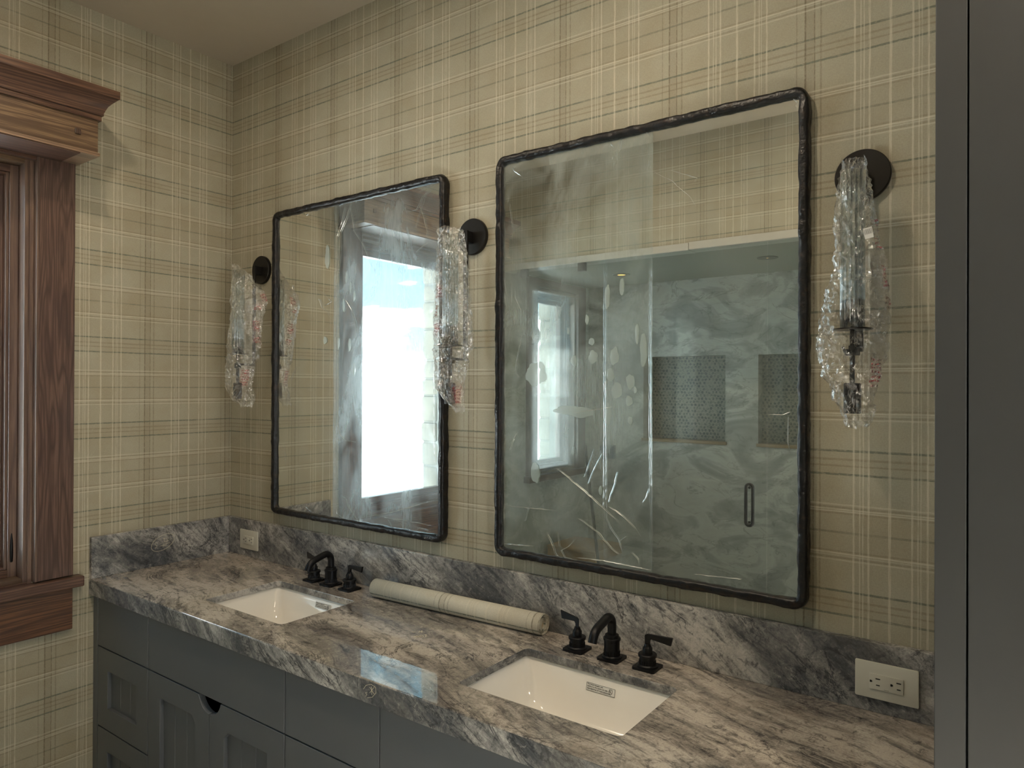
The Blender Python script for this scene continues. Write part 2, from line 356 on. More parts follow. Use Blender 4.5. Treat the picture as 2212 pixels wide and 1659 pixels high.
m, t, p, o = newmat('lamp_glow_warm'); setp(p, Base_Color=(1, .7, .4)); p.inputs['Emission Color'].default_value = (1, .55, .12, 1); p.inputs['Emission Strength'].default_value = 2.2; glow2 = m
recess = simple('lamp_trim_dark', (.12, .12, .11), .5)

# ------------------------------------------------------------------ geometry helpers
LOC = {}
def thing(name, label, cat, loc, group=None):
    o = bpy.data.objects.new(name, None); COL.objects.link(o); o.location = loc; o.empty_display_size = .05
    LOC[o] = Vector(loc); o['label'] = label; o['category'] = cat
    if group: o['group'] = group
    return o
def obj(name, bm, mat, parent=None, smooth=False, kind=None, label=None, origin=None):
    bmesh.ops.recalc_face_normals(bm, faces=bm.faces[:])
    w = LOC.get(parent, Vector((0, 0, 0))) if parent else Vector(origin or (0, 0, 0))
    if w.length: bmesh.ops.translate(bm, verts=bm.verts[:], vec=-w)
    me = bpy.data.meshes.new(name); bm.to_mesh(me); bm.free()
    for mt in (mat if isinstance(mat, (list, tuple)) else [mat]): me.materials.append(mt)
    if smooth:
        me.polygons.foreach_set('use_smooth', [True]*len(me.polygons))
        if smooth != 'all': me.set_sharp_from_angle(angle=math.radians(38))
    o = bpy.data.objects.new(name, me); COL.objects.link(o)
    if parent: o.parent = parent; LOC[o] = w
    else: o.location = w; LOC[o] = w
    if kind: o['kind'] = kind
    if label: o['label'] = label
    return o
def tag(o, label, cat, group=None):
    o['label'] = label; o['category'] = cat
    if group: o['group'] = group
    return o
def BM(): return bmesh.new()
def bx(bm, x0, x1, y0, y1, z0, z1, bev=0, seg=2):
    x0, x1 = min(x0, x1), max(x0, x1); y0, y1 = min(y0, y1), max(y0, y1); z0, z1 = min(z0, z1), max(z0, z1)
    r = bmesh.ops.create_cube(bm, size=1); vs = r['verts']
    bmesh.ops.scale(bm, vec=(x1-x0, y1-y0, z1-z0), verts=vs)
    bmesh.ops.translate(bm, vec=((x0+x1)/2, (y0+y1)/2, (z0+z1)/2), verts=vs)
    if bev:
        es = list({e for v in vs for e in v.link_edges})
        bmesh.ops.bevel(bm, geom=es, offset=bev, segments=seg, affect='EDGES', profile=.5)
    return bm
def box(*a, **k): return bx(BM(), *a, **k)
def frame_of(d):
    d = d.normalized(); a = Vector((0, 0, 1)) if abs(d.z) < .9 else Vector((0, 1, 0))
    u = d.cross(a).normalized(); return u, d.cross(u).normalized()
def tube(bm, pts, r, n=12, cap=True, flat=1.0):
    pts = [Vector(p) for p in pts]; rings = []
    u = None
    for i, p in enumerate(pts):
        d = (pts[min(i+1, len(pts)-1)]-pts[max(i-1, 0)])
        if d.length < 1e-9: d = Vector((0, 0, 1))
        d.normalize()
        if u is None: u, v = frame_of(d)
        else:
            u = (u-d*u.dot(d)); u = u.normalized() if u.length > 1e-6 else frame_of(d)[0]; v = d.cross(u)
        rr = r[i] if isinstance(r, (list, tuple)) else r
        rings.append([bm.verts.new(p+(u*math.cos(2*PI*k/n)*flat+v*math.sin(2*PI*k/n))*rr) for k in range(n)])
    for a, b in zip(rings, rings[1:]):
        for k in range(n): bm.faces.new((a[k], a[(k+1) % n], b[(k+1) % n], b[k]))
    if cap: bm.faces.new(rings[0][::-1]); bm.faces.new(rings[-1])
    return bm
def lathe(bm, prof, c=(0, 0, 0), axis='z', n=40, cap=True):
    """prof: list of (radius, height)"""
    c = Vector(c); rings = []
    for r, h in prof:
        ring = []
        for k in range(n):
            a = 2*PI*k/n; x, y = r*math.cos(a), r*math.sin(a)
            ring.append(bm.verts.new(c+(Vector((x, y, h)) if axis == 'z' else Vector((x, -h, y)) if axis == 'y' else Vector((h, x, y)))))
        rings.append(ring)
    for a, b in zip(rings, rings[1:]):
        for k in range(n): bm.faces.new((a[k], a[(k+1) % n], b[(k+1) % n], b[k]))
    if cap: bm.faces.new(rings[0][::-1]); bm.faces.new(rings[-1])
    return bm
def rrect(x0, x1, y0, y1, r, n=6):
    out = []
    for cx, cy, a0 in ((x1-r, y1-r, 0), (x0+r, y1-r, PI/2), (x0+r, y0+r, PI), (x1-r, y0+r, 1.5*PI)):
        for k in range(n+1):
            a = a0+PI/2*k/n; out.append((cx+r*math.cos(a), cy+r*math.sin(a)))
    return out
def plate(outer, holes, f, depth, bev=0):
    """polygon with holes; f maps (a,b) to a point; extruded by vector depth"""
    bm = BM(); es = []
    for loop in [outer]+list(holes):
        vs = [bm.verts.new(f(*p)) for p in loop]
        es += [bm.edges.new((vs[i], vs[(i+1) % len(vs)])) for i in range(len(vs))]
    r = bmesh.ops.triangle_fill(bm, use_beauty=True, use_dissolve=True, edges=es)
    fs = [g for g in bm.faces]
    e = bmesh.ops.extrude_face_region(bm, geom=fs)
    bmesh.ops.translate(bm, vec=depth, verts=[g for g in e['geom'] if isinstance(g, bmesh.types.BMVert)])
    bmesh.ops.recalc_face_normals(bm, faces=bm.faces[:])
    if bev:
        ed = [x for x in bm.edges if len(x.link_faces) == 2 and x.calc_face_angle(0) > .9 and abs((x.verts[0].co-x.verts[1].co).normalized().dot(Vector(depth).normalized())) < .5]
        bmesh.ops.bevel(bm, geom=ed, offset=bev, segments=2, affect='EDGES', profile=.5)
    return bm
def loft(bm, rings, cap0=True, cap1=True):
    R = [[bm.verts.new(p) for p in r] for r in rings]
    for a, b in zip(R, R[1:]):
        n = len(a)
        for k in range(n): bm.faces.new((a[k], a[(k+1) % n], b[(k+1) % n], b[k]))
    if cap0: bm.faces.new(R[0][::-1])
    if cap1: bm.faces.new(R[-1])
    return bm
def struct(name, bm, m, parent=None, **k): return obj(name, bm, m, parent, kind=None if parent else 'structure', **k)

H = 2.999
# ------------------------------------------------------------------ room shell
struct('floor', box(-.05, 4.3, -3.3, .1, -.1, 0), floorm)
struct('ceiling', box(-.10, 4.3, -2.0, .1, H, H+.1), ceilm)
struct('wall_back', box(-.35, 4.3, 0, .12, 0, H+.1), wp_x)
rect = lambda a, b, c, d: [(a, c), (b, c), (b, d), (a, d)]
w1 = (-1.66, -.770, .93, 2.405)     # window openings (y0,y1,z0,z1)
w2 = (-2.90, -2.36, 1.00, 2.315)
FX = lambda x: (lambda y, z: (x, y, z))
struct('wall_left', plate(rect(-1.99, 0, 0, H), [rect(*w1)], FX(0), (-.10, 0, 0)), wp_y)
struct('wall_shower_left', plate(rect(-3.3, -1.99, 0, H), [rect(*w2)], FX(0), (-.10, 0, 0)), showst)
struct('wall_exterior_left', plate(rect(-3.6, .3, -.4, H+.2), [rect(-1.60, -.80, .98, 2.34), rect(-2.88, -2.38, 1.0, 2.30)], FX(-.12), (-.10, 0, 0)), mortar)
struct('wall_right', plate(rect(-2.0, .1, 0, H), [rect(-1.80, -1.05, .95, 2.25)], FX(4.2), (.10, 0, 0)), wallpl)  # unseen wall; its opening is added to let sun onto the floor
struct('ground_sky_block', box(4.3, 60, -40, 40, -.5, -.4), simple('sky_block_dark', (.16, .15, .14), .9))  # unseen dark ground, added to keep bright lower sky out of that opening
struct('wall_front', box(2.62, 4.3, -2.10, -1.99, 0, H), wp_x)
# bulkhead over the shower: wallpaper above, stone trim at its foot
struct('wall_shower_header', box(0, 2.62, -2.10, -1.99, 2.405, H), wp_x)
struct('trim_1', box(0, 1.275, -2.09, -1.982, 2.364, 2.405, bev=.002), trimst)
struct('trim_2', box(1.277, 2.62, -2.09, -1.981, 2.366, 2.408, bev=.002), trimst)
struct('ceiling_shower', box(-.0, 2.62, -3.3, -2.09, 2.38, 2.45), showerc)
niches = [(.466, 1.084, 1.236, 1.835), (1.308, 1.93, 1.236, 1.835)]
wsb = struct('wall_shower_back', plate(rect(0, 2.62, 0, 2.45), [rect(*n) for n in niches], lambda x, z: (x, -3.1, z), (0, -.10, 0)), showst)
struct('wall_shower_right', box(2.58, 2.62, -3.2, -2.1, 0, 2.45), showst)
for i, n in enumerate(niches):
    sh = wsb
    obj('niche_mosaic', box(n[0], n[1], -3.2, -3.19, n[2], n[3]), hexm, sh)
    obj('niche_sill', box(n[0]-.01, n[1]+.01, -3.19, -3.088, n[2]-.02, n[2]+.002, bev=.002), simple('niche_sill%d' % i, (.30, .22, .14), .3), sh)

# ------------------------------------------------------------------ windows
def window(name, g0, g1, zb, zt, yc, yo, prof_y, header=True, second=False):
    """g0 far glass edge, g1 near glass edge; stepped oak jamb between opening and sash"""
    root = bpy.data.objects.new(name, None); COL.objects.link(root); root['kind'] = 'structure'; LOC[root] = Vector((0, 0, 0))
    root.empty_display_size = .05
    steps = [(.0, .0145, 0.0, -.053), (.0145, .041, -.053, -.061), (.041, .050, -.061, -.086)]  # (inset from, inset to, x front, x back)
    yN, yF, zB, zT = prof_y
    def ringbox(i0, i1, xf, xb, nm, mv, mh):
        obj(nm, box(xb, xf, yN-i1, yN-i0, zB+i0, zT-i0, bev=.0015), mv, root)
        obj(nm, box(xb, xf, yF+i0, yF+i1, zB+i0, zT-i0, bev=.0015), mv, root)
        obj(nm, box(xb, xf, yF+i1, yN-i1, zT-i1, zT-i0, bev=.0015), mh, root)
        obj(nm, box(xb, xf, yF+i1, yN-i1, zB+i0, zB+i1, bev=.0015), mh, root)
    ringbox(-.0135, 0, .0012, -.13, 'jamb_edge', wd_j, wd_d)
    ringbox(0, .0145, .0008, -.13, 'jamb', wd_j, wd_h)
    ringbox(.0145, .041, -.053, -.13, 'sash_frame', wd_j, wd_d)
    ringbox(.041, .050, -.061, -.13, 'sash_bead', wd_j, wd_d)
    ringbox(.050, .082, -.086, -.125, 'sash', wd_v, wd_d)
    obj('pane', box(-.110, -.106, yF+.078, yN-.078, zB+.078, zT-.078), paneg, root)
    return root
win1 = window('window_1', 0, 0, 0, 0, 0, 0, (-.7705, -1.6595, .9305, 2.391))
# casing, stool, apron, timber header with crown
obj('casing', box(0, .025, -.757, -.634, .93, 2.407, bev=.002), wd_v, win1)
obj('casing', box(0, .025, -1.796, -1.673, .93, 2.407, bev=.002), wd_v, win1)
obj('casing_bead', box(0, .0285, -.7573, -.7505, .93, 2.407, bev=.001), wd_j, win1)
obj('casing', box(0, .024, -1.673, -.757, 2.392, 2.407, bev=.001), wd_d, win1)
obj('stool', box(-.05, .046, -1.826, -.604, .888, .925, bev=.004), wd_d, win1)
obj('apron', box(0, .022, -1.796, -.634, .737, .888, bev=.002), wood('oak_apron', 1, (.055, .025, .014), (.185, .085, .038), 11, 18), win1)
hd = obj('header', box(0, .185, -1.805, -.628, 2.410, 2.53, bev=.001), wd_h, win1)
obj('header_lip', box(0, .1905, -1.81, -.6235, 2.406, 2.418, bev=.001), wood('oak_lip_lit', 1, (.12, .07, .04), (.34, .22, .13), 9, 10, .4, 1.0), win1)  # paler oak: light caught along the lip is put into its colour
obj('soffit_board', box(.001, .186, -1.60, -.685, 2.4025, 2.4062), wd_d, win1)
pg = box(.184, .1905, -.703, -.684, 2.466, 2.484, bev=.002); obj('peg', pg, wood('oak_peg', 2, (.03, .016, .012), (.08, .045, .03)), hd)
crown = [(.187, .001, 2.529), (.1935, .008, 2.529), (.1935, .008, 2.545), (.199, .013, 2.547), (.199, .013, 2.555), (.2025, .017, 2.566), (.209, .023, 2.580), (.219, .033, 2.592), (.228, .041, 2.600), (.231, .044, 2.604), (.237, .050, 2.608), (.237, .050, 2.634), (.0, .050, 2.634)]
bm = BM(); R = []
for x, e, z in crown:
    yn, yf = -.6285+e, -1.8045-e
    if x == 0: R.append([(0, yf, z), (0, yf, z), (0, yn, z), (0, yn, z)]); continue
    R.append([(0, yf, z), (x, yf, z), (x, yn, z), (0, yn, z)])
loft(bm, R, True, True); bmesh.ops.remove_doubles(bm, verts=bm.verts[:], dist=1e-6)
obj('crown', bm, wood('oak_crown', 1, (.040, .018, .012), (.150, .080, .046), 21, 22), win1, smooth=True)
# sash lock seen as a black upright handle
bm = BM(); tube(bm, [(-.068, -.800, .985), (-.058, -.800, 1.0), (-.055, -.800, 1.05), (-.058, -.800, 1.10), (-.062, -.800, 1.13)], [.006, .007, .006, .005, .003], 10)
obj('sash_lock', bm, blackm, win1, smooth=True)

win2 = window('window_2', 0, 0, 0, 0, 0, 0, (-2.36, -2.90, 1.00, 2.30))
obj('casing', box(0, .025, -2.36, -2.25, .98, 2.33, bev=.002), wd_v, win2)
obj('casing', box(0, .025, -3.01, -2.90, .98, 2.33, bev=.002), wd_v, win2)
obj('casing', box(0, .025, -3.01, -2.25, 2.31, 2.37, bev=.002), wd_d, win2)
obj('stool', box(-.05, .05, -3.02, -2.23, .955, 1.0, bev=.003), wd_d, win2)
# exterior stone veneer: stones beside each opening
def stone_pier(y0, y1, x0, x1, label):
    root = thing('stone_pier', label, 'stone wall', (x1, (y0+y1)/2, .6), 'stone piers outside the windows')
    obj('mortar_core', box(x0+.012, x1, y0, y1-.012, .6, 2.7), mortar, root)
    z = .6; k = 0
    while z < 2.68:
        h = random.uniform(.10, .22); h = min(h, 2.7-z)
        dx = random.uniform(0, .014); dy = random.uniform(0, .012)
        obj('stone', box(x0-dx+.01, x1-.004, y0, y1+dy-.006, z+.006, z+h-.004, bev=.014), stonem, root, smooth=True)
        z += h; k += 1
stone_pier(-1.85, -1.60, -.36, -.225, 'tan field stone pier outside the window, seen in the left mirror')
stone_pier(-3.10, -2.90, -.34, -.225, 'grey field stone pier outside the shower window, seen in the large mirror')
# land outside
bm = BM(); g = 60
vs = [[bm.verts.new((-.3-(i/g)**2.2*150, -90+j*3, -.35+.5*noise.noise(Vector((i*.25, j*.22, 0)))*(i/g)*3)) for j in range(61)] for i in range(g+1)]
for i in range(g):
    for j in range(60): bm.faces.new((vs[i][j], vs[i+1][j], vs[i+1][j+1], vs[i][j+1]))
struct('ground_snow', bm, snow, smooth='all')
bm = BM(); pr = None
for j in range(81):
    y = -160+j*4; zt = 3.5+4*abs(noise.noise(Vector((j*.16, 3.3, 0))))+1.2*noise.noise(Vector((j*.7, 1, 0)))
    a, b, c3 = bm.verts.new((-150, y, -3)), bm.verts.new((-156, y, zt)), bm.verts.new((-175, y, -3))
    if pr: bm.faces.new((pr[0], a, b, pr[1])); bm.faces.new((pr[1], b, c3, pr[2]))
    pr = (a, b, c3)
struct('ground_hills', bm, hillm)

# ------------------------------------------------------------------ downlights
def downlight(x, y, z, power, label, spot=1.9, col=(1, .84, .64), rl=.040, gm=None):
    r = thing('recessed_light', label, 'light', (x, y, z), 'recessed ceiling lights')
    bm = BM(); lathe(bm, [(rl, -.004), (.058, -.004), (.060, 0), (rl, 0)], (x, y, z), n=32, cap=False)
    obj('trim_ring', bm, recess if rl < .04 else whitem, r, smooth=True)
    bm = BM(); lathe(bm, [(.0001, -.0015), (rl, -.002)], (x, y, z), n=24, cap=False); obj('lens', bm, gm or glow, r)
    if power <= 0: return
    L = bpy.data.lights.new('downlight', 'AREA'); L.shape = 'DISK'; L.size = .10; L.energy = power; L.color = col
    o = bpy.data.objects.new('downlight', L); COL.objects.link(o); o.location = (x, y, z-.012)
downlight(.85, -1.02, H, 5, 'round warm recessed ceiling light above the left sink', 2.5)
downlight(1.95, -1.02, H, 7, 'round warm recessed ceiling light above the right sink', 2.5)
downlight(3.1, -1.02, H, 9, 'round warm recessed ceiling light beside the tall cabinet', 2.5)
downlight(.532, -2.62, 2.379, 0, 'small glowing recessed light in the shower ceiling, left one in the mirror', 1.6, (1, .7, .4), .028, glow2)
downlight(1.534, -2.54, 2.379, 0, 'small glowing recessed light in the shower ceiling, right one in the mirror', 1.6, (1, .7, .4), .010, glow2)

# ------------------------------------------------------------------ countertop and backsplashes
CT = .900; CB = .8424; FY = -.570; XR = 2.688
sinks = [(.577, .995, -.4537, -.165), (1.688, 2.127, -.4537, -.165)]
bm = plate(rect(0, XR, FY, 0), [rrect(*s, .014, 4) for s in sinks], lambda x, y: (x, y, CT), (0, 0, -.022), bev=.0022)
bx(bm, 0, XR, FY+.0005, FY+.032, CB, CT-.0215)
ctop = tag(obj('countertop', bm, mb_top, origin=(0, 0, CT)), 'polished grey and cream veined stone countertop with two sink cutouts', 'countertop')
me_ = ctop.data; me_.materials.append(mb_sd)
for pl in me_.polygons:
    if abs(pl.normal.z) < .5 and FY+.05 < pl.center.y < -.05 and .05 < pl.center.x < XR-.05: pl.material_index = 1; pl.use_smooth = False
fe = obj('front_edge', box(0, XR, FY-.0012, FY+.002, CB, CT-.0035, bev=.0008), mb_bs, ctop)
bb = tag(obj('backsplash', box(.0185, XR, -.020, 0, CT, 1.0525, bev=.0015), mb_bs), 'long grey stone backsplash behind both sinks', 'backsplash')
lb = tag(obj('backsplash', box(0, .0185, FY, 0, CT, 1.0525, bev=.0015), mb_sd), 'short grey stone side splash against the window wall', 'backsplash')

# chalk marks left on the stone
def strokes(name, lines, ax, v, r, parent, lab=None):
    bm = BM()
    for ln in lines: tube(bm, [U(x, y, ax, v) for x, y in ln], r, 5)
    return obj(name, bm, markm, parent, label=lab)
def crop(ox, oy, s, L): return [[(ox+x/s, oy+y/s) for x, y in l] for l in L]
ov = [(1115+155*math.cos(a)*math.cos(-.55)-80*math.sin(a)*math.sin(-.55), 453+155*math.cos(a)*math.sin(-.55)+80*math.sin(a)*math.cos(-.55)) for a in [i*2*PI/40 for i in range(41)]]
strokes('chalk_mark', crop(150, 1090, 5.53, [ov, [(1055, 458), (1030, 455), (1020, 475), (1045, 490), (1045, 505), (1018, 522)], [(1090, 492), (1130, 488), (1160, 480)], [(1120, 478), (1120, 500)],
        [(1118, 408), (1160, 400)], [(1137, 405), (1133, 448)], [(1140, 448), (1185, 428)], [(1165, 398), (1168, 440)], [(1120, 475), (1198, 455)]]), 0, .0187, .0007, lb, 'pale chalk oval with scribbled letters')
strokes('chalk_mark', crop(780, 1200, 5.027, [[(555, 830), (575, 836), (585, 828)], [(628, 838), (636, 818)], [(640, 832), (662, 815), (668, 835)], [(652, 840), (660, 820)],
        [(562, 880), (575, 888), (585, 876)], [(590, 876), (600, 890), (612, 878), (602, 870)], [(622, 880), (640, 868), (652, 880), (638, 888), (622, 880)], [(655, 872), (670, 868), (680, 880), (668, 888)], [(690, 858), (712, 862), (700, 872), (708, 884), (690, 886)]]), 2, CT+.0003, .0009, ctop, 'pale chalk scribble of numbers')
strokes('chalk_mark', crop(560, 1380, 3.687, [[(860, 425), (845, 430), (858, 442), (848, 458)], [(880, 385), (915, 440)], [(915, 385), (880, 430)], [(895, 380), (897, 445)], [(830, 400), (850, 370), (890, 362), (925, 385), (930, 430), (900, 465), (860, 470)]]), 1, FY-.0014, .0005, ctop, 'pale chalk letter S and cross on the front edge')

# ------------------------------------------------------------------ sinks
def sink(s, label):
    x0, x1, y0, y1 = s; r = thing('undermount_sink', label, 'sink', ((x0+x1)/2, (y0+y1)/2, .74), 'undermount sinks')
    zt = CT-.0225; o = .006
    prof = [(o, zt, .016), (o, zt-.006, .018), (-.002, zt-.020, .022), (-.012, zt-.060, .030), (-.026, zt-.095, .040), (-.048, zt-.118, .050), (-.085, zt-.130, .055)]
    bm = BM(); rings = [[(a, b, z) for a, b in rrect(x0-d, x1+d, y0-d, y1+d, rr, 7)] for d, z, rr in prof]
    R = [[bm.verts.new(p) for p in q] for q in rings]
    cx, cy = (x0+x1)/2, (y0+y1)/2+.01
    n = len(R[0]); dr = [bm.verts.new((cx+.024*math.cos(2*PI*(k-.5)/n+.1), cy+.024*math.sin(2*PI*(k-.5)/n+.1), zt-.135)) for k in range(n)]
    R.append(dr)
    for a, b in zip(R, R[1:]):
        for k in range(n): bm.faces.new((a[k], a[(k+1) % n], b[(k+1) % n], b[k]))
    rim = [[(a, b, zt) for a, b in rrect(x0-d, x1+d, y0-d, y1+d, .02, 7)] for d in (o, .022)]
    ro = [bm.verts.new(p) for p in rim[1]]
    for k in range(n): bm.faces.new((R[0][k], R[0][(k+1) % n], ro[(k+1) % n], ro[k]))
    bs = obj('basin', bm, china, r, smooth='all')
    bm = BM(); lathe(bm, [(.0001, -.006), (.015, -.006), (.017, .002), (.023, .002), (.024, -.001)], (cx, cy, zt-.131), n=28, cap=False)
    obj('drain', bm, chrome, r, smooth=True)
    return r, zt
sk = []
sk.append(sink(sinks[0], 'white rectangular undermount sink nearest the window wall'))
sk.append(sink(sinks[1], 'white rectangular undermount sink nearest the tall cabinet'))
# code stickers on the rear wall of each basin
FONT = None
def text_bm(s, size, f, extr=.00015):
    cu = bpy.data.curves.new('t', 'FONT'); cu.body = s; cu.size = size; cu.extrude = extr
    o = bpy.data.objects.new('t', cu); COL.objects.link(o); dg = bpy.context.evaluated_depsgraph_get(); dg.update()
    me = bpy.data.meshes.new_from_object(o.evaluated_get(dg)); bm = BM(); bm.from_mesh(me)
    bpy.data.objects.remove(o); bpy.data.curves.remove(cu); bpy.data.meshes.remove(me)
    for v in bm.verts: v.co = f(v.co.x, v.co.y, v.co.z)
    return bm
def sticker(root, xa, xb, za, zb, yA):
    k = (.040-.010)/.0  if False else None
    # rear basin wall leans: offset from -.002 at zt-.020 to -.012 at zt-.060
    zt = CT-.0225; y1 = yA
    def ysurf(z): return y1-.002-(zt-.020-z)*.25-.0012
    f = lambda x, z, e: Vector((xa+x, ysurf(za+z)-e, za+z))
    w, h = xb-xa, zb-za
    bm = BM()
    v = [bm.verts.new(f(a, b, 0)) for a, b in ((0, 0), (w, 0), (w, h), (0, h))]; bm.faces.new(v)
    st = obj('code_sticker', bm, whitem, root, label='small white rectangular sticker with black print')
    bm = BM()
    tt = .0007
    for a, b, c2, d in ((0, w, 0, tt), (0, w, h-tt, h), (0, tt, 0, h), (w-tt, w, 0, h)):
        vs = [bm.verts.new(f(x, z, .0004)) for x, z in ((a, c2), (b, c2), (b, d), (a, d))]; bm.faces.new(vs)
    for i, s in enumerate(('This fixture complies with', 'ASME A112.19.2-2018 / CSA B45.1-18', 'FOR REMOVAL BY THE CONSUMER')):
        q = text_bm(s, h*.25, lambda x, y, z, i=i: f(.0025+x*.92, h*.74-i*h*.29+y, .0004+z)); me = bpy.data.meshes.new('q'); q.to_mesh(me); q.free(); bm.from_mesh(me); bpy.data.meshes.remove(me)
    # shield mark
    sx, sz = w-.012, h*.5
    pts = [(-.0045, .0055), (.0045, .0055), (.0045, -.001), (0, -.0065), (-.0045, -.001)]
    for a, b in zip(pts, pts[1:]+pts[:1]):
        tube(bm, [f(sx+a[0], sz+a[1], .0006), f(sx+b[0], sz+b[1], .0006)], .00035, 4)
    tube(bm, [f(sx-.0045, sz+.0045, .0006), f(sx+.0035, sz-.003, .0006)], .0005, 4)
    obj('print', bm, inkm, st)
sticker(sk[0][0], .792, .872, .845, .863, sinks[0][3])
sticker(sk[1][0], 1.880, 1.962, .838, .8565, sinks[1][3])

# ------------------------------------------------------------------ vanity cabinet
VY = -.555
van = thing('vanity_cabinet', 'long dark grey painted vanity cabinet under the stone countertop', 'cabinet', (1.34, -.28, 0))
obj('side_panel', box(.001, .0355, VY, -.02, .10, CB, bev=.001), paint, van)
obj('side_panel', box(2.655, 2.686, VY, -.02, .10, CB, bev=.001), paint, van)
obj('bottom_panel', box(.036, 2.654, -.53, -.02, .10, .12), paint, van)
obj('back_panel', box(.036, 2.654, -.035, -.021, .12, .72), paint, van)
obj('toe_kick', box(.036, 2.654, -.49, -.475, 0, .10), paint, van)
obj('inner_divider', box(.400, .410, -.53, -.04, .12, .73), gapm, van)
obj('inner_divider', box(1.147, 1.157, -.53, -.04, .12, .73), gapm, van)
obj('inner_divider', box(1.521, 1.531, -.53, -.04, .12, .73), gapm, van)
obj('inner_divider', box(2.275, 2.285, -.53, -.04, .12, .73), gapm, van)
obj('gap_shade_sheet', box(.036, 2.654, -.534, -.530, .12, .60), gapm, van)  # black sheets behind the fronts, standing in for shade in their gaps
obj('gap_shade_sheet', box(.036, 2.654, -.534, -.530, .66, CB-.002), gapm, van)
FZ = lambda y: (lambda x, z: (x, y, z))
G = .0023
def front(name, x0, x1, z0, z1, hole=None, outer=None, planks=3, lab=None):
    """overlay front: slab, or frame with a recessed field of upright boards"""
    out = outer or rect(x0+G, x1-G, z0+G, z1-G)
    f = obj(name, plate(out, [hole] if hole else [], FZ(VY), (0, .021, 0), bev=.0012), paint, van, smooth=False, label=lab)
    if hole:
        hx0, hx1 = min(p[0] for p in hole), max(p[0] for p in hole); hz0, hz1 = min(p[1] for p in hole), max(p[1] for p in hole)
        w = (hx1-hx0)/planks
        for k in range(planks):
            a, b = hx0+w*k, hx0+w*(k+1)
            obj('plank', box((a-.006 if k == 0 else a+.0012), (b+.006 if k == planks-1 else b-.0012), VY+.0135, VY+.0195, hz0-.006, hz1+.006, bev=.0018), paint, f)
    return f
ZT, Z1, Z2, Z3 = .8405, .658, .367, .122
def drawers(x0, x1):
    front('drawer', x0, x1, Z1, ZT)
    w = x1-x0; a, b = x0+.078, x1-.078
    front('drawer', x0, x1, Z2, Z1, rect(a, b, .446, .581))
    front('drawer', x0, x1, Z3, Z2, rect(a, b, .200, .290))
drawers(.0375, .405); drawers(1.152, 1.526); drawers(2.281, 2.6535)
def doors(x0, x1):
    front('false_drawer', x0, x1, Z1, ZT)
    xc = (x0+x1)/2; R0 = .064; zc = .658-G+.0
    def arc(cx, a0, a1, n=9): return [(cx+R0*math.cos(a), zc+.020-.0+R0*.98*math.sin(a)) for a in [a0+(a1-a0)*i/n for i in range(n+1)]]
    # left door: rectangle minus quarter of the finger notch
    nl = [(xc+R0*math.cos(a), zc+.018+R0*math.sin(a)) for a in [math.radians(v) for v in range(270, 195, -9)]]
    nl = [(min(x, xc-G), z) for x, z in nl]
    L = [(x0+G, Z3+G), (xc-G, Z3+G)]+[(xc-G, nl[0][1])]+nl[1:]+[(nl[-1][0], Z1-G), (x0+G, Z1-G)]
    a, b = x0+.080, xc-.079; c = .022
    front('door', 0, 0, 0, 0, [(a, .190), (b, .190), (b, .581-c*.8), (b-c, .581), (a, .581)], L)
    nr = [(2*xc-x, z) for x, z in nl]
    Rr = [(x1-G, Z3+G), (xc+G, Z3+G)]+[(xc+G, nr[0][1])]+nr[1:]+[(nr[-1][0], Z1-G), (x1-G, Z1-G)]
    a, b = xc+.079, x1-.080
    front('door', 0, 0, 0, 0, [(a, .190), (b, .190), (b, .581), (a+c, .581), (a, .581-c)], Rr)
doors(.405, 1.152); doors(1.526, 2.281)

# ------------------------------------------------------------------ tall cabinet at the right
TY = -.60
tall = thing('tall_cabinet', 'tall dark grey linen cabinet at the right end of the counter', 'cabinet', (3.05, -.3, 0))
obj('side_panel', box(2.6935, 2.712, TY+.02, -.001, 0, H-.001), paint_d, tall)
obj('side_panel', box(3.40, 3.42, TY+.02, -.001, 0, H-.001), paint_d, tall)
obj('stile', box(2.6935, 2.7315, TY, TY+.02, 0, H-.001, bev=.0012), paint_d, tall)
obj('stile', box(3.382, 3.42, TY, TY+.02, 0, H-.001, bev=.0012), paint_d, tall)
obj('gap_shade_panel', box(2.713, 3.399, TY+.03, TY+.04, .1, H-.01), gapm, tall)  # black sheet behind the door, standing in for shade at its edges
dr = obj('door', box(2.7335, 3.379, TY+.0005, TY+.02, .10, 2.90, bev=.0012), paint_d, tall)
obj('top_rail', box(2.7335, 3.379, TY, TY+.02, 2.904, H-.001, bev=.001), paint_d, tall)
bm = BM(); tube(bm, [(3.34, TY-.001, 1.05), (3.34, TY-.03, 1.06), (3.34, TY-.03, 1.24), (3.34, TY-.001, 1.25)], .005, 10); obj('handle', bm, blackm, dr, smooth=True)

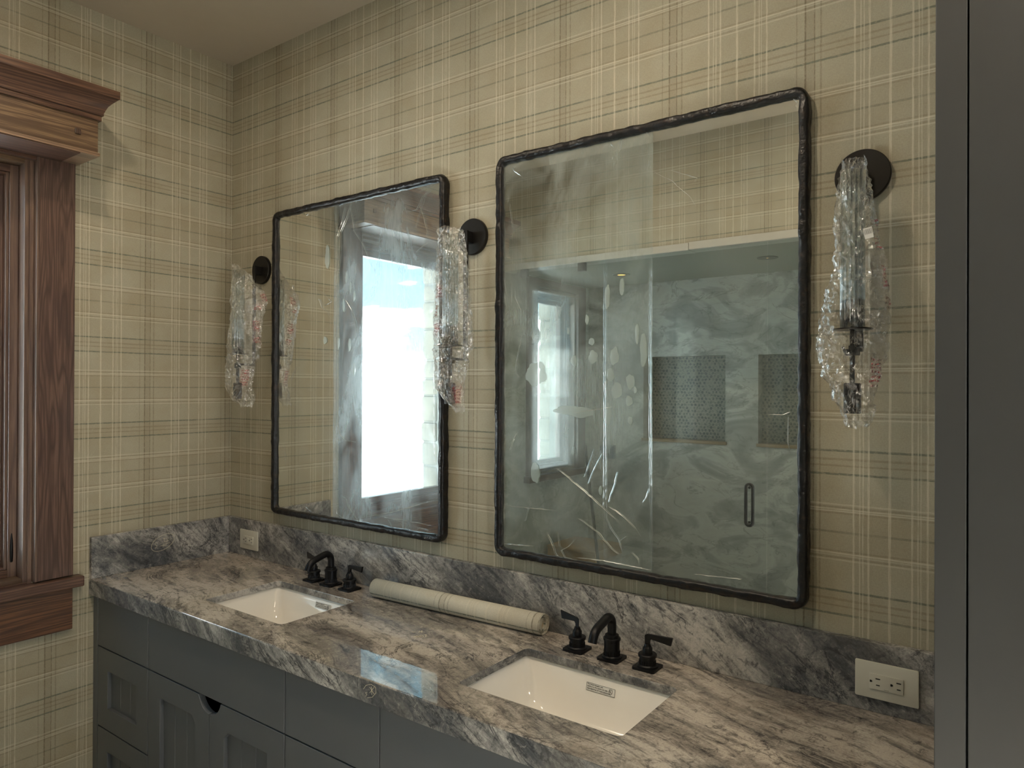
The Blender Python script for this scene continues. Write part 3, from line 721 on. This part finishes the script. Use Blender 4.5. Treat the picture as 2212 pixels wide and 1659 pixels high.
# ------------------------------------------------------------------ faucets
def fluted(bm, c, r, z0, z1, n=24):
    for k in range(n):
        a = 2*PI*k/n; tube(bm, [(c[0]+r*math.cos(a), c[1]+r*math.sin(a), z0), (c[0]+r*math.cos(a), c[1]+r*math.sin(a), z1)], .0014, 6)
def base_plate(x, y, s=.0305):
    bm = plate(rrect(x-s, x+s, y-s, y+s, .006, 4), [], lambda a, b: (a, b, CT+.0002), (0, 0, .0062), bev=0)
    lathe(bm, [(.0265, .006), (.0265, .0085), (.0238, .0095), (.0222, .012)], (x, y, CT), n=36)
    return bm
def faucet(xl, xs, xr, y, label):
    r = thing('faucet', label, 'faucet', (xs, y, CT), 'matte black widespread faucets')
    sp = BM()
    pts = [(xs, y, CT+.055), (xs, y, CT+.090)]
    Rb = .024
    for i in range(1, 8):
        a = PI/2*1.16*i/7; pts.append((xs, y-Rb*(1-math.cos(a)), CT+.090+Rb*math.sin(a)))
    e = Vector(pts[-1]); d = Vector((0, -math.cos(.26), -math.sin(.26)))
    pts += [e+d*.02, e+d*.048]; e2 = Vector(pts[-1]); Rc = .020
    for i in range(1, 6):
        a = .26+(.85)*i/5; e2 = e2+Vector((0, -math.cos(a), -math.sin(a)))*.0065; pts.append(e2)
    pts.append(e2+Vector((0, -math.cos(1.15), -math.sin(1.15)))*.010)
    tube(sp, pts, .0116, 20)
    lathe(sp, [(.0205, .010), (.0205, .050), (.0228, .051), (.0228, .0555), (.0215, .057), (.0182, .058), (.0182, .064), (.0150, .066)], (xs, y, CT), n=36)
    fluted(sp, (xs, y), .0204, CT+.013, CT+.024)
    s = obj('spout', sp, blackm, r, smooth=True); obj('base_plate', base_plate(xs, y), blackm, s, smooth=True)
    for x, sg, ang in ((xl, -1, -.30), (xr, 1, -.02)):
        b = BM(); lathe(b, [(.0205, .010), (.0205, .030), (.0238, .031), (.0238, .036), (.0226, .0375), (.0135, .0385)], (x, y, CT), n=36)
        fluted(b, (x, y), .0204, CT+.013, CT+.022)
        lathe(b, [(.0132, .038), (.0132, .051), (.0108, .054), (.0086, .059), (.0078, .062)], (x, y, CT), n=8)
        h = obj('handle', b, blackm, r, smooth=True)
        obj('base_plate', base_plate(x, y), blackm, h, smooth=True)
        ca, sa = math.cos(ang), math.sin(ang)
        f = lambda u, z: (x+sg*u*ca, y+u*sa*-1*1.0 if sg < 0 else y+u*sa, CT+z)
        poly = [(-.0065, .058), (.0060, .058), (.0068, .070), (.0110, .0755), (.064, .0700), (.069, .0905), (.0, .0870), (-.0065, .0835)]
        if sg < 0: f = lambda u, z, x=x: (x-u*ca, y-u*sa, CT+z)
        else: f = lambda u, z, x=x: (x+u*ca, y+u*sa, CT+z)
        nrm = Vector((-sa*(1 if sg > 0 else -1), ca, 0))
        bm = plate(poly, [], f, nrm*.0075, bev=.0010); bmesh.ops.translate(bm, verts=bm.verts[:], vec=-nrm*.00375)
        obj('lever', bm, blackm, h)
faucet(.678, .773, .873, -.087, 'matte black widespread faucet with two lever handles at the sink nearest the window wall')
faucet(1.806, 1.912, 2.014, -.095, 'matte black widespread faucet with two lever handles at the sink nearest the tall cabinet')

# ------------------------------------------------------------------ outlets
def outlet(x0, x1, z0, z1, label, gfci):
    r = thing('wall_outlet', label, 'outlet', ((x0+x1)/2, -.02, (z0+z1)/2), 'horizontal outlets in the backsplash')
    y = -.0202
    obj('cover_plate', plate(rrect(x0, x1, z0, z1, .003, 4), [], FZ(y), (0, -.006, 0), bev=.0015), platem, r, smooth=True)
    cx, cz = (x0+x1)/2, (z0+z1)/2-.001; a, b = cx-.0335, cx+.0335
    rc = obj('receptacle', plate(rrect(a, b, cz-.0168, cz+.0168, .002, 3), [], FZ(y-.006), (0, -.0025, 0), bev=.0006), platem, r, smooth=True)
    yy = y-.0086
    for dx in (-.020, .0205):
        bm = BM(); X = cx+dx
        bx(bm, X-.0005, X+.0085, yy-.0002, yy+.001, cz+.0058, cz+.0082); bx(bm, X+.0004, X+.0078, yy-.0002, yy+.001, cz-.0078, cz-.0056)
        lathe(bm, [(.0024, -.001), (.0024, .0003)], (X-.0095, yy, cz), 'y', 16); bx(bm, X-.0120, X-.0095, yy-.0002, yy+.001, cz-.0024, cz+.0024)
        obj('slots', bm, slotm, rc)
    if gfci:
        obj('test_button', box(cx-.004, cx+.003, yy-.0012, yy, cz+.001, cz+.010, bev=.0004), platem, rc)
        obj('reset_button', box(cx-.004, cx+.003, yy-.0012, yy, cz-.010, cz-.001, bev=.0004), platem, rc)
    else:
        bm = BM(); tube(bm, [(cx-.004+.0012*i, yy-.0001, cz-.0138+.0005*math.sin(i*2.1)) for i in range(9)], .00022, 4); obj('embossed_mark', bm, slotm, rc)
outlet(.112, .236, .932, 1.011, 'ivory horizontal outlet plate near the corner by the window wall', True)
outlet(2.4844, 2.6089, .9319, 1.0116, 'ivory horizontal outlet plate beside the tall cabinet', False)

# ------------------------------------------------------------------ wallpaper roll
A = Vector((1.006, -.088, .931)); B = Vector((1.672, -.056, .931)); ax = (B-A).normalized(); sd = Vector((-ax.y, ax.x, 0))
bm = BM(); uvl = bm.loops.layers.uv.new('UVMap')
def spiral(r0, r1, turns, a0, off0, off1, n=56, c=(0, 0), wave=0):
    prev = None; s = 0
    N_ = int(n*turns)
    for i in range(N_+1):
        k = i/N_; a = a0-2*PI*turns*k; r = r0+(r1-r0)*k
        p = sd*(r*math.cos(a)+c[0])+Vector((0, 0, r*math.sin(a)+c[1]))
        L = (B-A).length
        v0 = bm.verts.new(A+p+ax*off0); v1 = bm.verts.new(A+p+ax*(L+off1))
        if prev:
            ds = (v0.co-prev[0].co).length
            f = bm.faces.new((prev[0], v0, v1, prev[1]))
            for lp, uv in zip(f.loops, ((off0, s), (off0, s+ds), (L+off1, s+ds), (L+off1, s))): lp[uvl].uv = (uv[0]+.343-.06, uv[1]+.030)
            s += ds
        prev = (v0, v1)
spiral(.0305, .0290, 1.0, -1.75, 0, 0)
spiral(.0290, .0215, .9, -1.75, .001, -.002)
spiral(.0200, .0105, 7.5, -1.2, .004, -.006, c=(.006, -.005))
roll = obj('wallpaper_roll', bm, [wp_uv], smooth='all', origin=tuple(A+Vector((0, 0, -.031))))
tag(roll, 'loosely rolled length of beige plaid wallpaper lying on the counter between the faucets', 'wallpaper roll')
sm = roll.modifiers.new('t', 'SOLIDIFY'); sm.thickness = .0004
bm = BM(); ce = B-ax*.012+sd*.006-Vector((0, 0, .005)); tube(bm, [A+ax*.01+sd*.006-Vector((0, 0, .005)), ce], .0095, 24)
obj('inner_core', bm, paperm, roll, smooth=True)

# ------------------------------------------------------------------ mirrors
def mirror(x0, x1, z0, z1, label):
    r = thing('wall_mirror', label, 'mirror', ((x0+x1)/2, 0, (z0+z1)/2), 'black framed mirrors')
    # path of the bar centre
    w = .0255; path = []
    def seg(a, b, n): return [(a[0]+(b[0]-a[0])*i/n, a[1]+(b[1]-a[1])*i/n) for i in range(n)]
    xo, xi, zo, zi = x0+w/2, x1-w/2, z0+w/2, z1-w/2; cr = .022
    corners = [((xo+cr, zo+cr), PI), ((xi-cr, zo+cr), 1.5*PI), ((xi-cr, zi-cr), 0), ((xo+cr, zi-cr), .5*PI)]
    for i, (c, a0) in enumerate(corners):
        path += [(c[0]+cr*math.cos(a0+PI/2*k/8), c[1]+cr*math.sin(a0+PI/2*k/8)) for k in range(9)]
        nc, na = corners[(i+1) % 4]
        e = path[-1]; s2 = (nc[0]+cr*math.cos(na), nc[1]+cr*math.sin(na)); path += seg(e, s2, 90)[1:]
    n = len(path); rings = []
    sec = [(math.copysign(abs(math.cos(a))**.62, math.cos(a)), math.copysign(abs(math.sin(a))**.62, math.sin(a))) for a in [2*PI*k/18 for k in range(18)]]
    for i, (x, z) in enumerate(path):
        p0, p1 = path[i-1], path[(i+1) % n]; d = Vector((p1[0]-p0[0], 0, p1[1]-p0[1])).normalized(); nrm = Vector((-d.z, 0, d.x))
        ring = []
        for k, (a, b) in enumerate(sec):
            q = Vector((x, -.0175, z))+nrm*a*w/2+Vector((0, b*.0172, 0))
            g = noise.noise(Vector((x*30, b*1.2+k*.05, z*30)))*.0030+noise.noise(Vector((x*75+9, a*2, z*75)))*.0014
            q += (nrm*a+Vector((0, b, 0))).normalized()*(g-.0005)
            if q.y > -.0005: q.y = -.0005
            ring.append(q)
        rings.append(ring)
    bm = BM(); R = [[bm.verts.new(p) for p in q] for q in rings]
    for i in range(n):
        a, b = R[i], R[(i+1) % n]
        for k in range(18): bm.faces.new((a[k], a[(k+1) % 18], b[(k+1) % 18], b[k]))
    obj('frame', bm, iron, r, smooth='all', label='black gouged metal frame')
    m_ = .012
    obj('glass', box(x0+m_, x1-m_, -.0200, -.004, z0+m_, z1-m_), mirm, r)
    return r
M1 = (.3308, 1.2597, 1.1004, 2.3106); M2 = (1.4677, 2.3852, 1.0961, 2.3187)
mir1 = mirror(*M1, 'black framed mirror above the sink nearest the window wall, reflecting the window')
mir2 = mirror(*M2, 'black framed mirror above the sink nearest the tall cabinet, reflecting the shower')
def film(x0, x1, z0, z1, M, y, mat, root, label, seed):
    """clear film lying on the glass, puckered along its borders"""
    nx, nz = max(6, int((x1-x0)/.008)), int((z1-z0)/.008); bm = BM(); V = []
    for i in range(nx+1):
        row = []
        for j in range(nz+1):
            x = x0+(x1-x0)*i/nx; z = z0+(z1-z0)*j/nz
            d = min(z-z0, z1-z, (x-M[0]-.02) if True else 9, M[1]-.02-x); e = math.exp(-max(d, 0)/.030)
            h = .0012*e*abs(noise.noise(Vector((x*70, z*70, seed))))+.0022*e*max(0, noise.noise(Vector((x*22, z*22, seed+4))))
            h += .0003*max(0, noise.noise(Vector((x*9, z*4, seed+9))))
            row.append(bm.verts.new((x, y-h, z)))
        V.append(row)
    for i in range(nx):
        for j in range(nz): bm.faces.new((V[i][j], V[i+1][j], V[i+1][j+1], V[i][j+1]))
    return obj('protective_film', bm, mat, root, smooth='all', label=label)
b_ = .0185
film(M1[0]+b_, .722, M1[2]+b_, M1[3]-b_, M1, -.0206, film_a, mir1, 'clear protective plastic film', 1)
film(.700, M1[1]-b_, M1[2]+b_, M1[3]-b_, M1, -.0214, film_b, mir1, 'hazy wrinkled protective plastic film', 2)
film(M2[0]+b_, 1.989, M2[2]+b_, M2[3]-b_, M2, -.0206, film_c, mir2, 'hazy wrinkled protective plastic film', 3)
film(1.845, M2[1]-b_, M2[2]+b_, M2[3]-b_, M2, -.0214, film_a, mir2, 'clear protective plastic film', 4)
def creases(lines, root, y=-.0232):
    bm = BM()
    for w, ln in lines:
        pts = [U(a, b, 1, y) for a, b in ln]
        # resample with a slight waver
        P = []
        for a, b in zip(pts, pts[1:]):
            n = max(2, int((b-a).length/.010))
            for i in range(n):
                q = a.lerp(b, i/n); q += Vector((noise.noise(q*80)*.0018, 0, noise.noise(q*80+Vector((5, 0, 0)))*.0018)); P.append(q)
        P.append(pts[-1]); n = len(P)
        if n < 2: continue
        rr = [w*.0011*(.25+.75*math.sin(PI*(i+.5)/n))*(.65+.5*noise.noise(P[i]*160)) for i in range(n)]
        tube(bm, P, rr, 5)
    return obj('film_crease', bm, creasem, root, kind='stuff', label='bright raised creases in the plastic film')
L1 = [(1, [(725, 455), (726, 600), (724, 760), (724, 900), (723, 1100), (722, 1118)]), (.7, [(730, 470), (731, 640), (729, 900), (728, 1105)]),
 (1.4, [(728, 450), (745, 435), (765, 432), (800, 425), (860, 412), (930, 397)]), (.8, [(600, 470), (640, 455), (700, 446), (760, 436)]),
 (1.2, [(746, 440), (738, 480), (728, 510), (727, 560)]), (1.2, [(760, 432), (748, 470), (735, 500), (734, 545), (730, 600)]), (.8, [(756, 445), (765, 500), (785, 530), (800, 570), (815, 595)]),
 (1.0, [(905, 415), (918, 405), (935, 398)]), (1.3, [(880, 458), (900, 452), (906, 440), (912, 425), (930, 410)]), (.9, [(905, 440), (915, 470), (922, 500), (915, 530)]), (.8, [(898, 545), (912, 532), (925, 525)]), (.8, [(925, 400), (915, 430), (905, 460), (895, 500)]),
 (1.5, [(690, 628), (705, 640), (715, 652), (700, 660), (688, 645), (695, 665), (708, 675), (710, 685)]), (1, [(735, 640), (748, 650), (760, 670), (768, 700), (772, 720)]), (1, [(630, 615), (632, 625), (636, 632)]),
 (1.0, [(640, 790), (633, 805), (626, 822)]), (.8, [(608, 650), (612, 720), (615, 800), (612, 860)]), (.7, [(612, 960), (616, 990), (618, 1010)]), (1.2, [(730, 920), (735, 940), (748, 952), (768, 955)]),
 (1.2, [(735, 1070), (748, 1078), (752, 1095), (765, 1112), (775, 1130)]), (1.5, [(725, 1090), (728, 1110), (745, 1122), (780, 1132), (830, 1142), (880, 1150), (932, 1158)]), (.9, [(600, 1098), (640, 1106), (700, 1114)]),
 (1.2, [(775, 1120), (850, 1106), (938, 1080)]), (.9, [(780, 1108), (830, 1118), (880, 1125), (938, 1138)]), (.8, [(770, 1100), (850, 1122), (930, 1150)]), (1, [(820, 1130), (830, 1140), (838, 1148)]), (1, [(838, 1122), (846, 1138)]), (1, [(865, 1130), (872, 1142)]), (1, [(895, 1148), (905, 1140), (925, 1146)]),
 (.7, [(612, 455), (620, 462), (618, 470)]), (1, [(658, 455), (662, 466), (670, 458), (690, 452)]), (.8, [(625, 1085), (632, 1098)]), (.8, [(690, 1090), (694, 1104)]), (.8, [(660, 1095), (672, 1106)]), (.7, [(938, 600), (937, 800), (938, 1000)])]
creases(L1, mir1)
L2 = [(.9, [(1305, 560), (1304, 700), (1305, 900), (1303, 1100), (1305, 1215)]), (.8, [(1309, 565), (1308, 800), (1309, 1000), (1309, 1218)]), (.9, [(1407, 530), (1406, 700), (1406, 900), (1407, 1100), (1408, 1232)]), (.6, [(1403, 560), (1402, 800), (1403, 1180)]),
 (1, [(1105, 360), (1110, 370), (1122, 378)]), (.7, [(1100, 440), (1108, 500), (1100, 515)]), (1.2, [(1112, 640), (1118, 655), (1125, 670), (1126, 690)]), (1.2, [(1088, 600), (1094, 640), (1100, 670), (1092, 680)]), (1, [(1104, 610), (1105, 660)]), (1, [(1135, 640), (1137, 670)]),
 (1.3, [(1126, 720), (1122, 745), (1115, 780), (1113, 805), (1120, 815)]), (1, [(1110, 690), (1112, 700)]), (1.2, [(1116, 935), (1106, 955), (1101, 973)]), (1.2, [(1144, 1090), (1138, 1108), (1133, 1126)]), (.8, [(1085, 1092), (1130, 1096), (1200, 1103)]),
 (1.3, [(1300, 980), (1285, 1008), (1275, 1030), (1270, 1045)]), (1.4, [(1332, 1020), (1328, 1045), (1318, 1070), (1314, 1085)]), (1.1, [(1401, 1055), (1395, 1075), (1388, 1085)]), (1.4, [(1200, 1010), (1225, 1030), (1260, 1060), (1300, 1095), (1335, 1128)]), (1.1, [(1315, 1095), (1345, 1115), (1370, 1140), (1382, 1160)]),
 (.9, [(1250, 1120), (1290, 1150), (1320, 1185), (1345, 1205)]), (1.1, [(1305, 1110), (1318, 1140), (1335, 1165), (1345, 1195)]), (1.4, [(1088, 1175), (1115, 1178), (1150, 1180)]), (1.0, [(1182, 1155), (1190, 1170), (1198, 1195), (1205, 1205)]), (1.2, [(1240, 1165), (1228, 1180), (1212, 1190), (1220, 1205), (1245, 1210)]),
 (1.6, [(1245, 1205), (1290, 1210), (1340, 1218), (1405, 1232)]), (1, [(1350, 1160), (1338, 1170), (1340, 1182)]), (1, [(1205, 1150), (1207, 1180)]), (.8, [(1365, 1195), (1378, 1208), (1380, 1222)]), (1, [(1243, 892), (1290, 884), (1322, 879)]), (.8, [(1450, 368), (1505, 384), (1500, 392)]), (.8, [(1316, 300), (1320, 312), (1326, 318)]), (.8, [(1394, 282), (1402, 294)]),
 (.6, [(1090, 352), (1200, 325), (1330, 295)]), (.8, [(1583, 1000), (1587, 960), (1590, 930)]), (1.0, [(1703, 900), (1701, 950), (1706, 980)]), (1, [(1720, 1290), (1712, 1296), (1700, 1300)]), (1, [(1718, 230), (1722, 220), (1712, 212)]), (.8, [(1500, 1240), (1550, 1246), (1600, 1252)]), (.5, [(1410, 370), (1450, 390), (1490, 425), (1502, 445)]),
 (.8, [(1660, 895), (1690, 896), (1705, 890)]), (.7, [(1108, 690), (1098, 720), (1096, 760)]), (.8, [(1283, 970), (1272, 1000), (1262, 1030)])]
L2 = L2[:-9]+L2[-8:]
creases(L2, mir2)
def bubbles(blobs, root, y=-.0226):
    for px, py, rx, ry, s in blobs:
        c = U(px, py, 1, y); ex = (U(px+rx, py, 1, y)-c).x; ez = (U(px, py-ry, 1, y)-c).z
        bm = BM(); vs = []; ce = bm.verts.new(c-Vector((0, .0008, 0)))
        for k in range(28):
            a = 2*PI*k/28; g = 1+.32*noise.noise(Vector((math.cos(a)*1.3, math.sin(a)*1.3, s)))+.10*noise.noise(Vector((math.cos(a)*4, math.sin(a)*4, s+3)))
            vs.append(bm.verts.new(c+Vector((ex*math.cos(a)*g, 0, ez*math.sin(a)*g))))
        for k in range(28): bm.faces.new((ce, vs[k], vs[(k+1) % 28]))
        obj('film_bubble', bm, blobm, root, smooth='all')
bubbles([(1228, 886, 32, 10, 1), (1255, 890, 26, 12, 12), (1281, 772, 10, 14, 2), (1239, 778, 7, 11, 3), (1327, 770, 9, 20, 4), (1318, 810, 8, 14, 5), (1333, 843, 12, 16, 6), (1362, 824, 9, 17, 7), (1359, 866, 8, 11, 8), (1372, 843, 3, 8, 9),
         (1390, 755, 8, 34, 10), (1376, 720, 4, 24, 11), (1312, 640, 6, 26, 13), (1278, 738, 6, 8, 14), (1314, 895, 6, 22, 15), (1361, 908, 5, 10, 16), (1158, 808, 22, 26, 17), (1156, 1020, 10, 22, 18), (1297, 1060, 4, 9, 19), (1343, 620, 5, 20, 20), (1268, 690, 4, 10, 21),
         (1227, 715, 3, 7, 22)], mir2)
bubbles([(707, 555, 5, 26, 1), (748, 600, 2.5, 12, 2), (757, 620, 2.5, 12, 3), (765, 640, 2.5, 12, 4), (742, 660, 2.5, 14, 5), (755, 745, 3, 13, 6), (731, 740, 2.5, 14, 7), (702, 735, 4, 8, 8), (765, 800, 3, 14, 9)], mir1)

# ------------------------------------------------------------------ wall sconces and their bags
def sconce(x, label):
    r = thing('wall_sconce', label, 'sconce', (x, 0, 2.09), 'wall sconces beside the mirrors'); yc = -.114
    bm = BM(); lathe(bm, [(.0572, .0003), (.0580, .002), (.0580, .0125), (.0565, .0145)], (x, 0, 2.091), 'y', 64); obj('backplate', bm, bronze, r, smooth=True, label='round dark metal backplate')
    bm = BM(); bx(bm, x-.0085, x+.0085, -.040, -.014, 2.068, 2.104, .001); bx(bm, x-.0085, x+.0085, -.0445, -.0385, 1.694, 2.106, .001)
    bx(bm, x-.0070, x+.0070, yc, -.040, 1.694, 1.702, .001)
    obj('arm', bm, bronze, r)
    bm = BM(); bx(bm, x-.0045, x+.0045, yc-.0045, yc+.0045, 1.615, 1.738, .0008)
    bx(bm, x-.014, x+.014, yc-.007, yc+.007, 1.683, 1.697, .001); bx(bm, x-.006, x+.006, yc-.010, yc+.010, 1.690, 1.704, .001)
    tube(bm, [(x-.014, yc, 1.690), (x-.019, yc, 1.702)], .003, 8)
    obj('stem', bm, bronze, r)
    bm = BM(); lathe(bm, [(.002, 1.7375), (.039, 1.7375), (.040, 1.739), (.039, 1.7405), (.002, 1.7405)], (x, yc, 0), n=48); obj('drip_plate', bm, bronze, r, smooth=True)
    bm = BM(); n = 48; pr = []
    for z in (1.7405, 1.802):
        pr.append([(x+.0165*(1+.05*math.cos(k*PI/1.5))*math.cos(2*PI*k/n), yc+.0165*(1+.05*math.cos(k*PI/1.5))*math.sin(2*PI*k/n), z) for k in range(n)])
    loft(bm, pr); obj('candle_socket', bm, bronze, r, smooth=True)
    bm = BM(); lathe(bm, [(.0155, 1.560), (.0172, 1.5615), (.0172, 1.622), (.0155, 1.6245)], (x, yc, 0), n=40); obj('weight', bm, bronze, r, smooth=True)
    bm = BM(); n = 96; pr = []
    for z in (1.741, 1.80, 1.90, 2.0, 2.075):
        pr.append([(x+(.0232+.0015*math.cos(k*2*PI/6))*math.cos(2*PI*k/n), yc+(.0232+.0015*math.cos(k*2*PI/6))*math.sin(2*PI*k/n), z) for k in range(n)])
    loft(bm, pr, False, False); g = obj('glass_shade', bm, tubeg, r, smooth='all', label='clear fluted glass tube')
    s = g.modifiers.new('t', 'SOLIDIFY'); s.thickness = .003
    return r
SX = (.228, 1.360, 2.494)
sconce(SX[0], 'dark metal sconce with fluted glass in the corner, left of both mirrors')
sconce(SX[1], 'dark metal sconce with fluted glass between the two mirrors')
sconce(SX[2], 'dark metal sconce with fluted glass right of the mirrors, beside the tall cabinet')
def bag(sx, prof, label, seed, mat, open_top=True):
    """crumpled thin plastic bag pulled over a sconce; prof = (photo y, left x, right x) silhouettes at the shade's depth"""
    yc = -.114; rows = []
    for py, xl, xr in prof:
        c = U((xl+xr)/2, py, 1, yc); w = (U(xr, py, 1, yc)-U(xl, py, 1, yc)).length/2*.5*(abs((U(xr, py, 1, yc)-U(xl, py, 1, yc)).dot(r2))/(U(xr, py, 1, yc)-U(xl, py, 1, yc)).length+1)
        hw = abs((xr-xl)/2)*((c-CP).dot(fwd))/FPX
        rows.append((c.z, c.x, hw))
    rows.sort(); n = 44; nz = 96; z0, z1 = rows[0][0], rows[-1][0]
    def at(z):
        for a, b in zip(rows, rows[1:]):
            if a[0] <= z <= b[0]:
                k = (z-a[0])/(b[0]-a[0]); k = k*k*(3-2*k); return a[1]+(b[1]-a[1])*k, a[2]+(b[2]-a[2])*k
        return rows[-1][1], rows[-1][2]
    bm = BM(); uvl = bm.loops.layers.uv.new('UVMap'); V = []
    for j in range(nz+1):
        z = z0+(z1-z0)*j/nz; cx, hw = at(z); row = []
        for k in range(n):
            a = 2*PI*k/n
            dirv = r2*math.cos(a)+Vector((fwd.x, fwd.y, 0)).normalized()*math.sin(a)
            dep = min(max(hw*.62, .020), .042)
            base = Vector((cx, yc, z))+r2*math.cos(a)*hw+Vector((fwd.x, fwd.y, 0)).normalized()*math.sin(a)*dep
            q = Vector((cx*20+math.cos(a)*1.6, math.sin(a)*1.6, z*22))
            h = -abs(noise.noise(q*1.0+Vector((seed, 0, 0))))*.016-abs(noise.noise(q*2.3+Vector((0, seed, 0))))*.009-abs(noise.noise(q*5+Vector((0, 0, seed))))*.004+.004
            dz = noise.noise(q*1.7+Vector((seed*2, 3, 0)))*.008
            p = base+dirv*h+Vector((0, 0, dz))+Vector((noise.noise(q*7+Vector((1, 0, 0))), noise.noise(q*7+Vector((0, 2, 0))), noise.noise(q*7+Vector((0, 0, 3)))))*.0035
            if p.y > -.004: p.y = -.004
            row.append(bm.verts.new(p))
        V.append(row)
    for j in range(nz):
        for k in range(n):
            f = bm.faces.new((V[j][k], V[j][(k+1) % n], V[j+1][(k+1) % n], V[j+1][k]))
            for lp, (u, v) in zip(f.loops, ((k, j), (k+1, j), (k+1, j+1), (k, j+1))): lp[uvl].uv = ((u/n+.5) % 1.0001 if False else u/n, v/nz)
    bmesh.ops.triangulate(bm, faces=bm.faces[:])
    if open_top is False: bm.faces.new(V[-1])
    ob = obj('plastic_bag', bm, mat, origin=(sx, yc, z1))
    tag(ob, label, 'plastic bag', 'clear bags over the sconces'); return ob
b1 = bag(SX[0], [(572, 503, 516), (600, 501, 545), (630, 499, 570), (650, 498, 578), (700, 496, 566), (760, 489, 562), (800, 487, 550), (830, 486, 546), (855, 494, 551), (878, 520, 546)], 'crumpled clear plastic bag over the sconce in the corner', 3.1, bagm)
b2 = bag(SX[1], [(494, 944, 1001), (515, 946, 1004), (560, 942, 1011), (620, 940, 1014), (700, 937, 1021), (742, 935, 1024), (790, 935, 1012), (835, 941, 1006), (860, 955, 1002), (890, 984, 1003)], 'crumpled clear plastic bag over the sconce between the mirrors', 7.7, bagm2)
b3 = bag(SX[2], [(346, 1818, 1868), (400, 1809, 1880), (500, 1801, 1894), (580, 1799, 1914), (640, 1783, 1920), (700, 1770, 1921), (750, 1764, 1918), (800, 1775, 1908), (850, 1797, 1891), (890, 1814, 1888), (922, 1828, 1880)], 'crumpled clear plastic bag over the sconce beside the tall cabinet', 12.9, bagm)
# barcode sticker on the right bag
bm = BM(); c = U(1876, 503, 1, -.165); a, b = Vector((.008, 0, .0015)), Vector((.002, 0, -.011))
bm.faces.new([bm.verts.new(c+s1*a+s2*b) for s1, s2 in ((-1, -1), (1, -1), (1, 1), (-1, 1))]); st = obj('barcode_sticker', bm, whitem, b3, label='small white barcode sticker')
bm = BM()
for i in range(13):
    k = -.85+i*.135; w = .03+.03*(i % 3 == 0); bm.faces.new([bm.verts.new(c+Vector((0, -.0004, 0))+s1*a+s2*b) for s1, s2 in ((k, -.75), (k+w, -.75), (k+w, .2), (k, .2))])
obj('barcode', bm, inkm, st)

# ------------------------------------------------------------------ shower glass and what the mirror shows behind it
GY = -1.986
encl = thing('shower_enclosure', 'frameless clear glass shower enclosure with door, seen in the large mirror', 'shower', (1.3, GY, 0))
obj('fixed_panel', box(.03, .7605, GY-.005, GY+.005, .06, 2.362), showerg, encl)
door = obj('door', box(.7655, 1.6985, GY-.005, GY+.005, .06, 2.362), showerg, encl)
obj('fixed_panel', box(1.7035, 2.57, GY-.005, GY+.005, .06, 2.362), showerg, encl)
obj('curb', box(0, 2.58, GY-.06, GY+.06, 0, .058, bev=.003), showst, encl)
bm = BM(); pts = []
for z, yy in ((1.12, .005), (1.118, .035), (1.10, .042), (.93, .042), (.905, .035), (.902, .005)): pts.append((1.612, GY+yy, z))
tube(bm, pts, .011, 14); pts2 = [(1.640, p[1], p[2]) for p in pts]
bm.free()
bm = BM(); ring = []
for i in range(33):
    a = 2*PI*i/32; ring.append((1.625+.018*math.cos(a), GY+.045, 1.011+math.copysign(.088, math.sin(a))*(1 if abs(math.sin(a)) > .02 else 0)+.018*math.sin(a)))
tube(bm, ring, .0088, 10, cap=False); tube(bm, [(1.625, GY, 1.10), (1.625, GY+.045, 1.10)], .007, 10); tube(bm, [(1.625, GY, .922), (1.625, GY+.045, .922)], .007, 10)
obj('handle', bm, blackm, door, smooth=True, label='black oblong loop pull handle')
obj('hinge', box(.735, .825, GY-.014, GY+.014, 1.192, 1.272, bev=.002), simple('hinge_blue_black', (.02, .05, .07), .35, .5), door)
obj('hinge', box(.735, .825, GY-.014, GY+.014, .26, .34, bev=.002), blackm, door)
obj('clip', box(.150, .200, GY-.014, GY+.014, 2.312, 2.362, bev=.002), blackm, encl)
obj('clip', box(.575, .625, GY-.014, GY+.014, 2.312, 2.362, bev=.002), blackm, encl)
# towel ring on the casing of the shower window
bm = BM(); c = Vector((.03, -2.30, 1.962))
tube(bm, [(.026, -2.30, 2.02)]+[(.03+.045*math.sin(a), -2.30, 1.962+.060*math.cos(a)) for a in [PI*i/14 for i in range(15)]]+[(.026, -2.30, 1.90)], .0085, 12)
tr_ = obj('towel_ring', bm, blackm, smooth=True, origin=(.026, -2.30, 1.962)); tag(tr_, 'dark curved D-shaped ring on the shower window casing, seen in the large mirror', 'towel ring')
bench = tag(obj('shower_bench', box(.001, .46, -3.099, -2.30, .0, .42, bev=.004), showst), 'stone shower bench under the shower window, seen low in the large mirror', 'bench')
bt = thing('cardboard_box', 'flat brown cardboard box on the shower bench, seen low in the large mirror', 'box', (.22, -2.66, .42))
obj('box_body', box(.03, .42, -2.86, -2.48, .421, .485, bev=.003), boxm, bt); obj('box_flap', box(.04, .43, -2.84, -2.46, .487, .500, bev=.002), boxm, bt)
tp = thing('tripod_stand', 'dark folded tripod stand in the shower, seen in the large mirror', 'tripod', (.62, -2.20, 0))
ap = Vector((.50, -2.20, 1.24))
bm = BM(); tube(bm, [(.62, -2.20, .35), ap], .010, 8)
for i, q in enumerate(((.80, -2.10, .01), (.50, -2.12, .01), (.66, -2.38, .01))):
    bm2 = BM(); tube(bm2, [(.605, -2.20, .50), q], .008, 8); obj('leg', bm2, blackm, tp, smooth=True)
obj('pole', bm, blackm, tp, smooth=True)
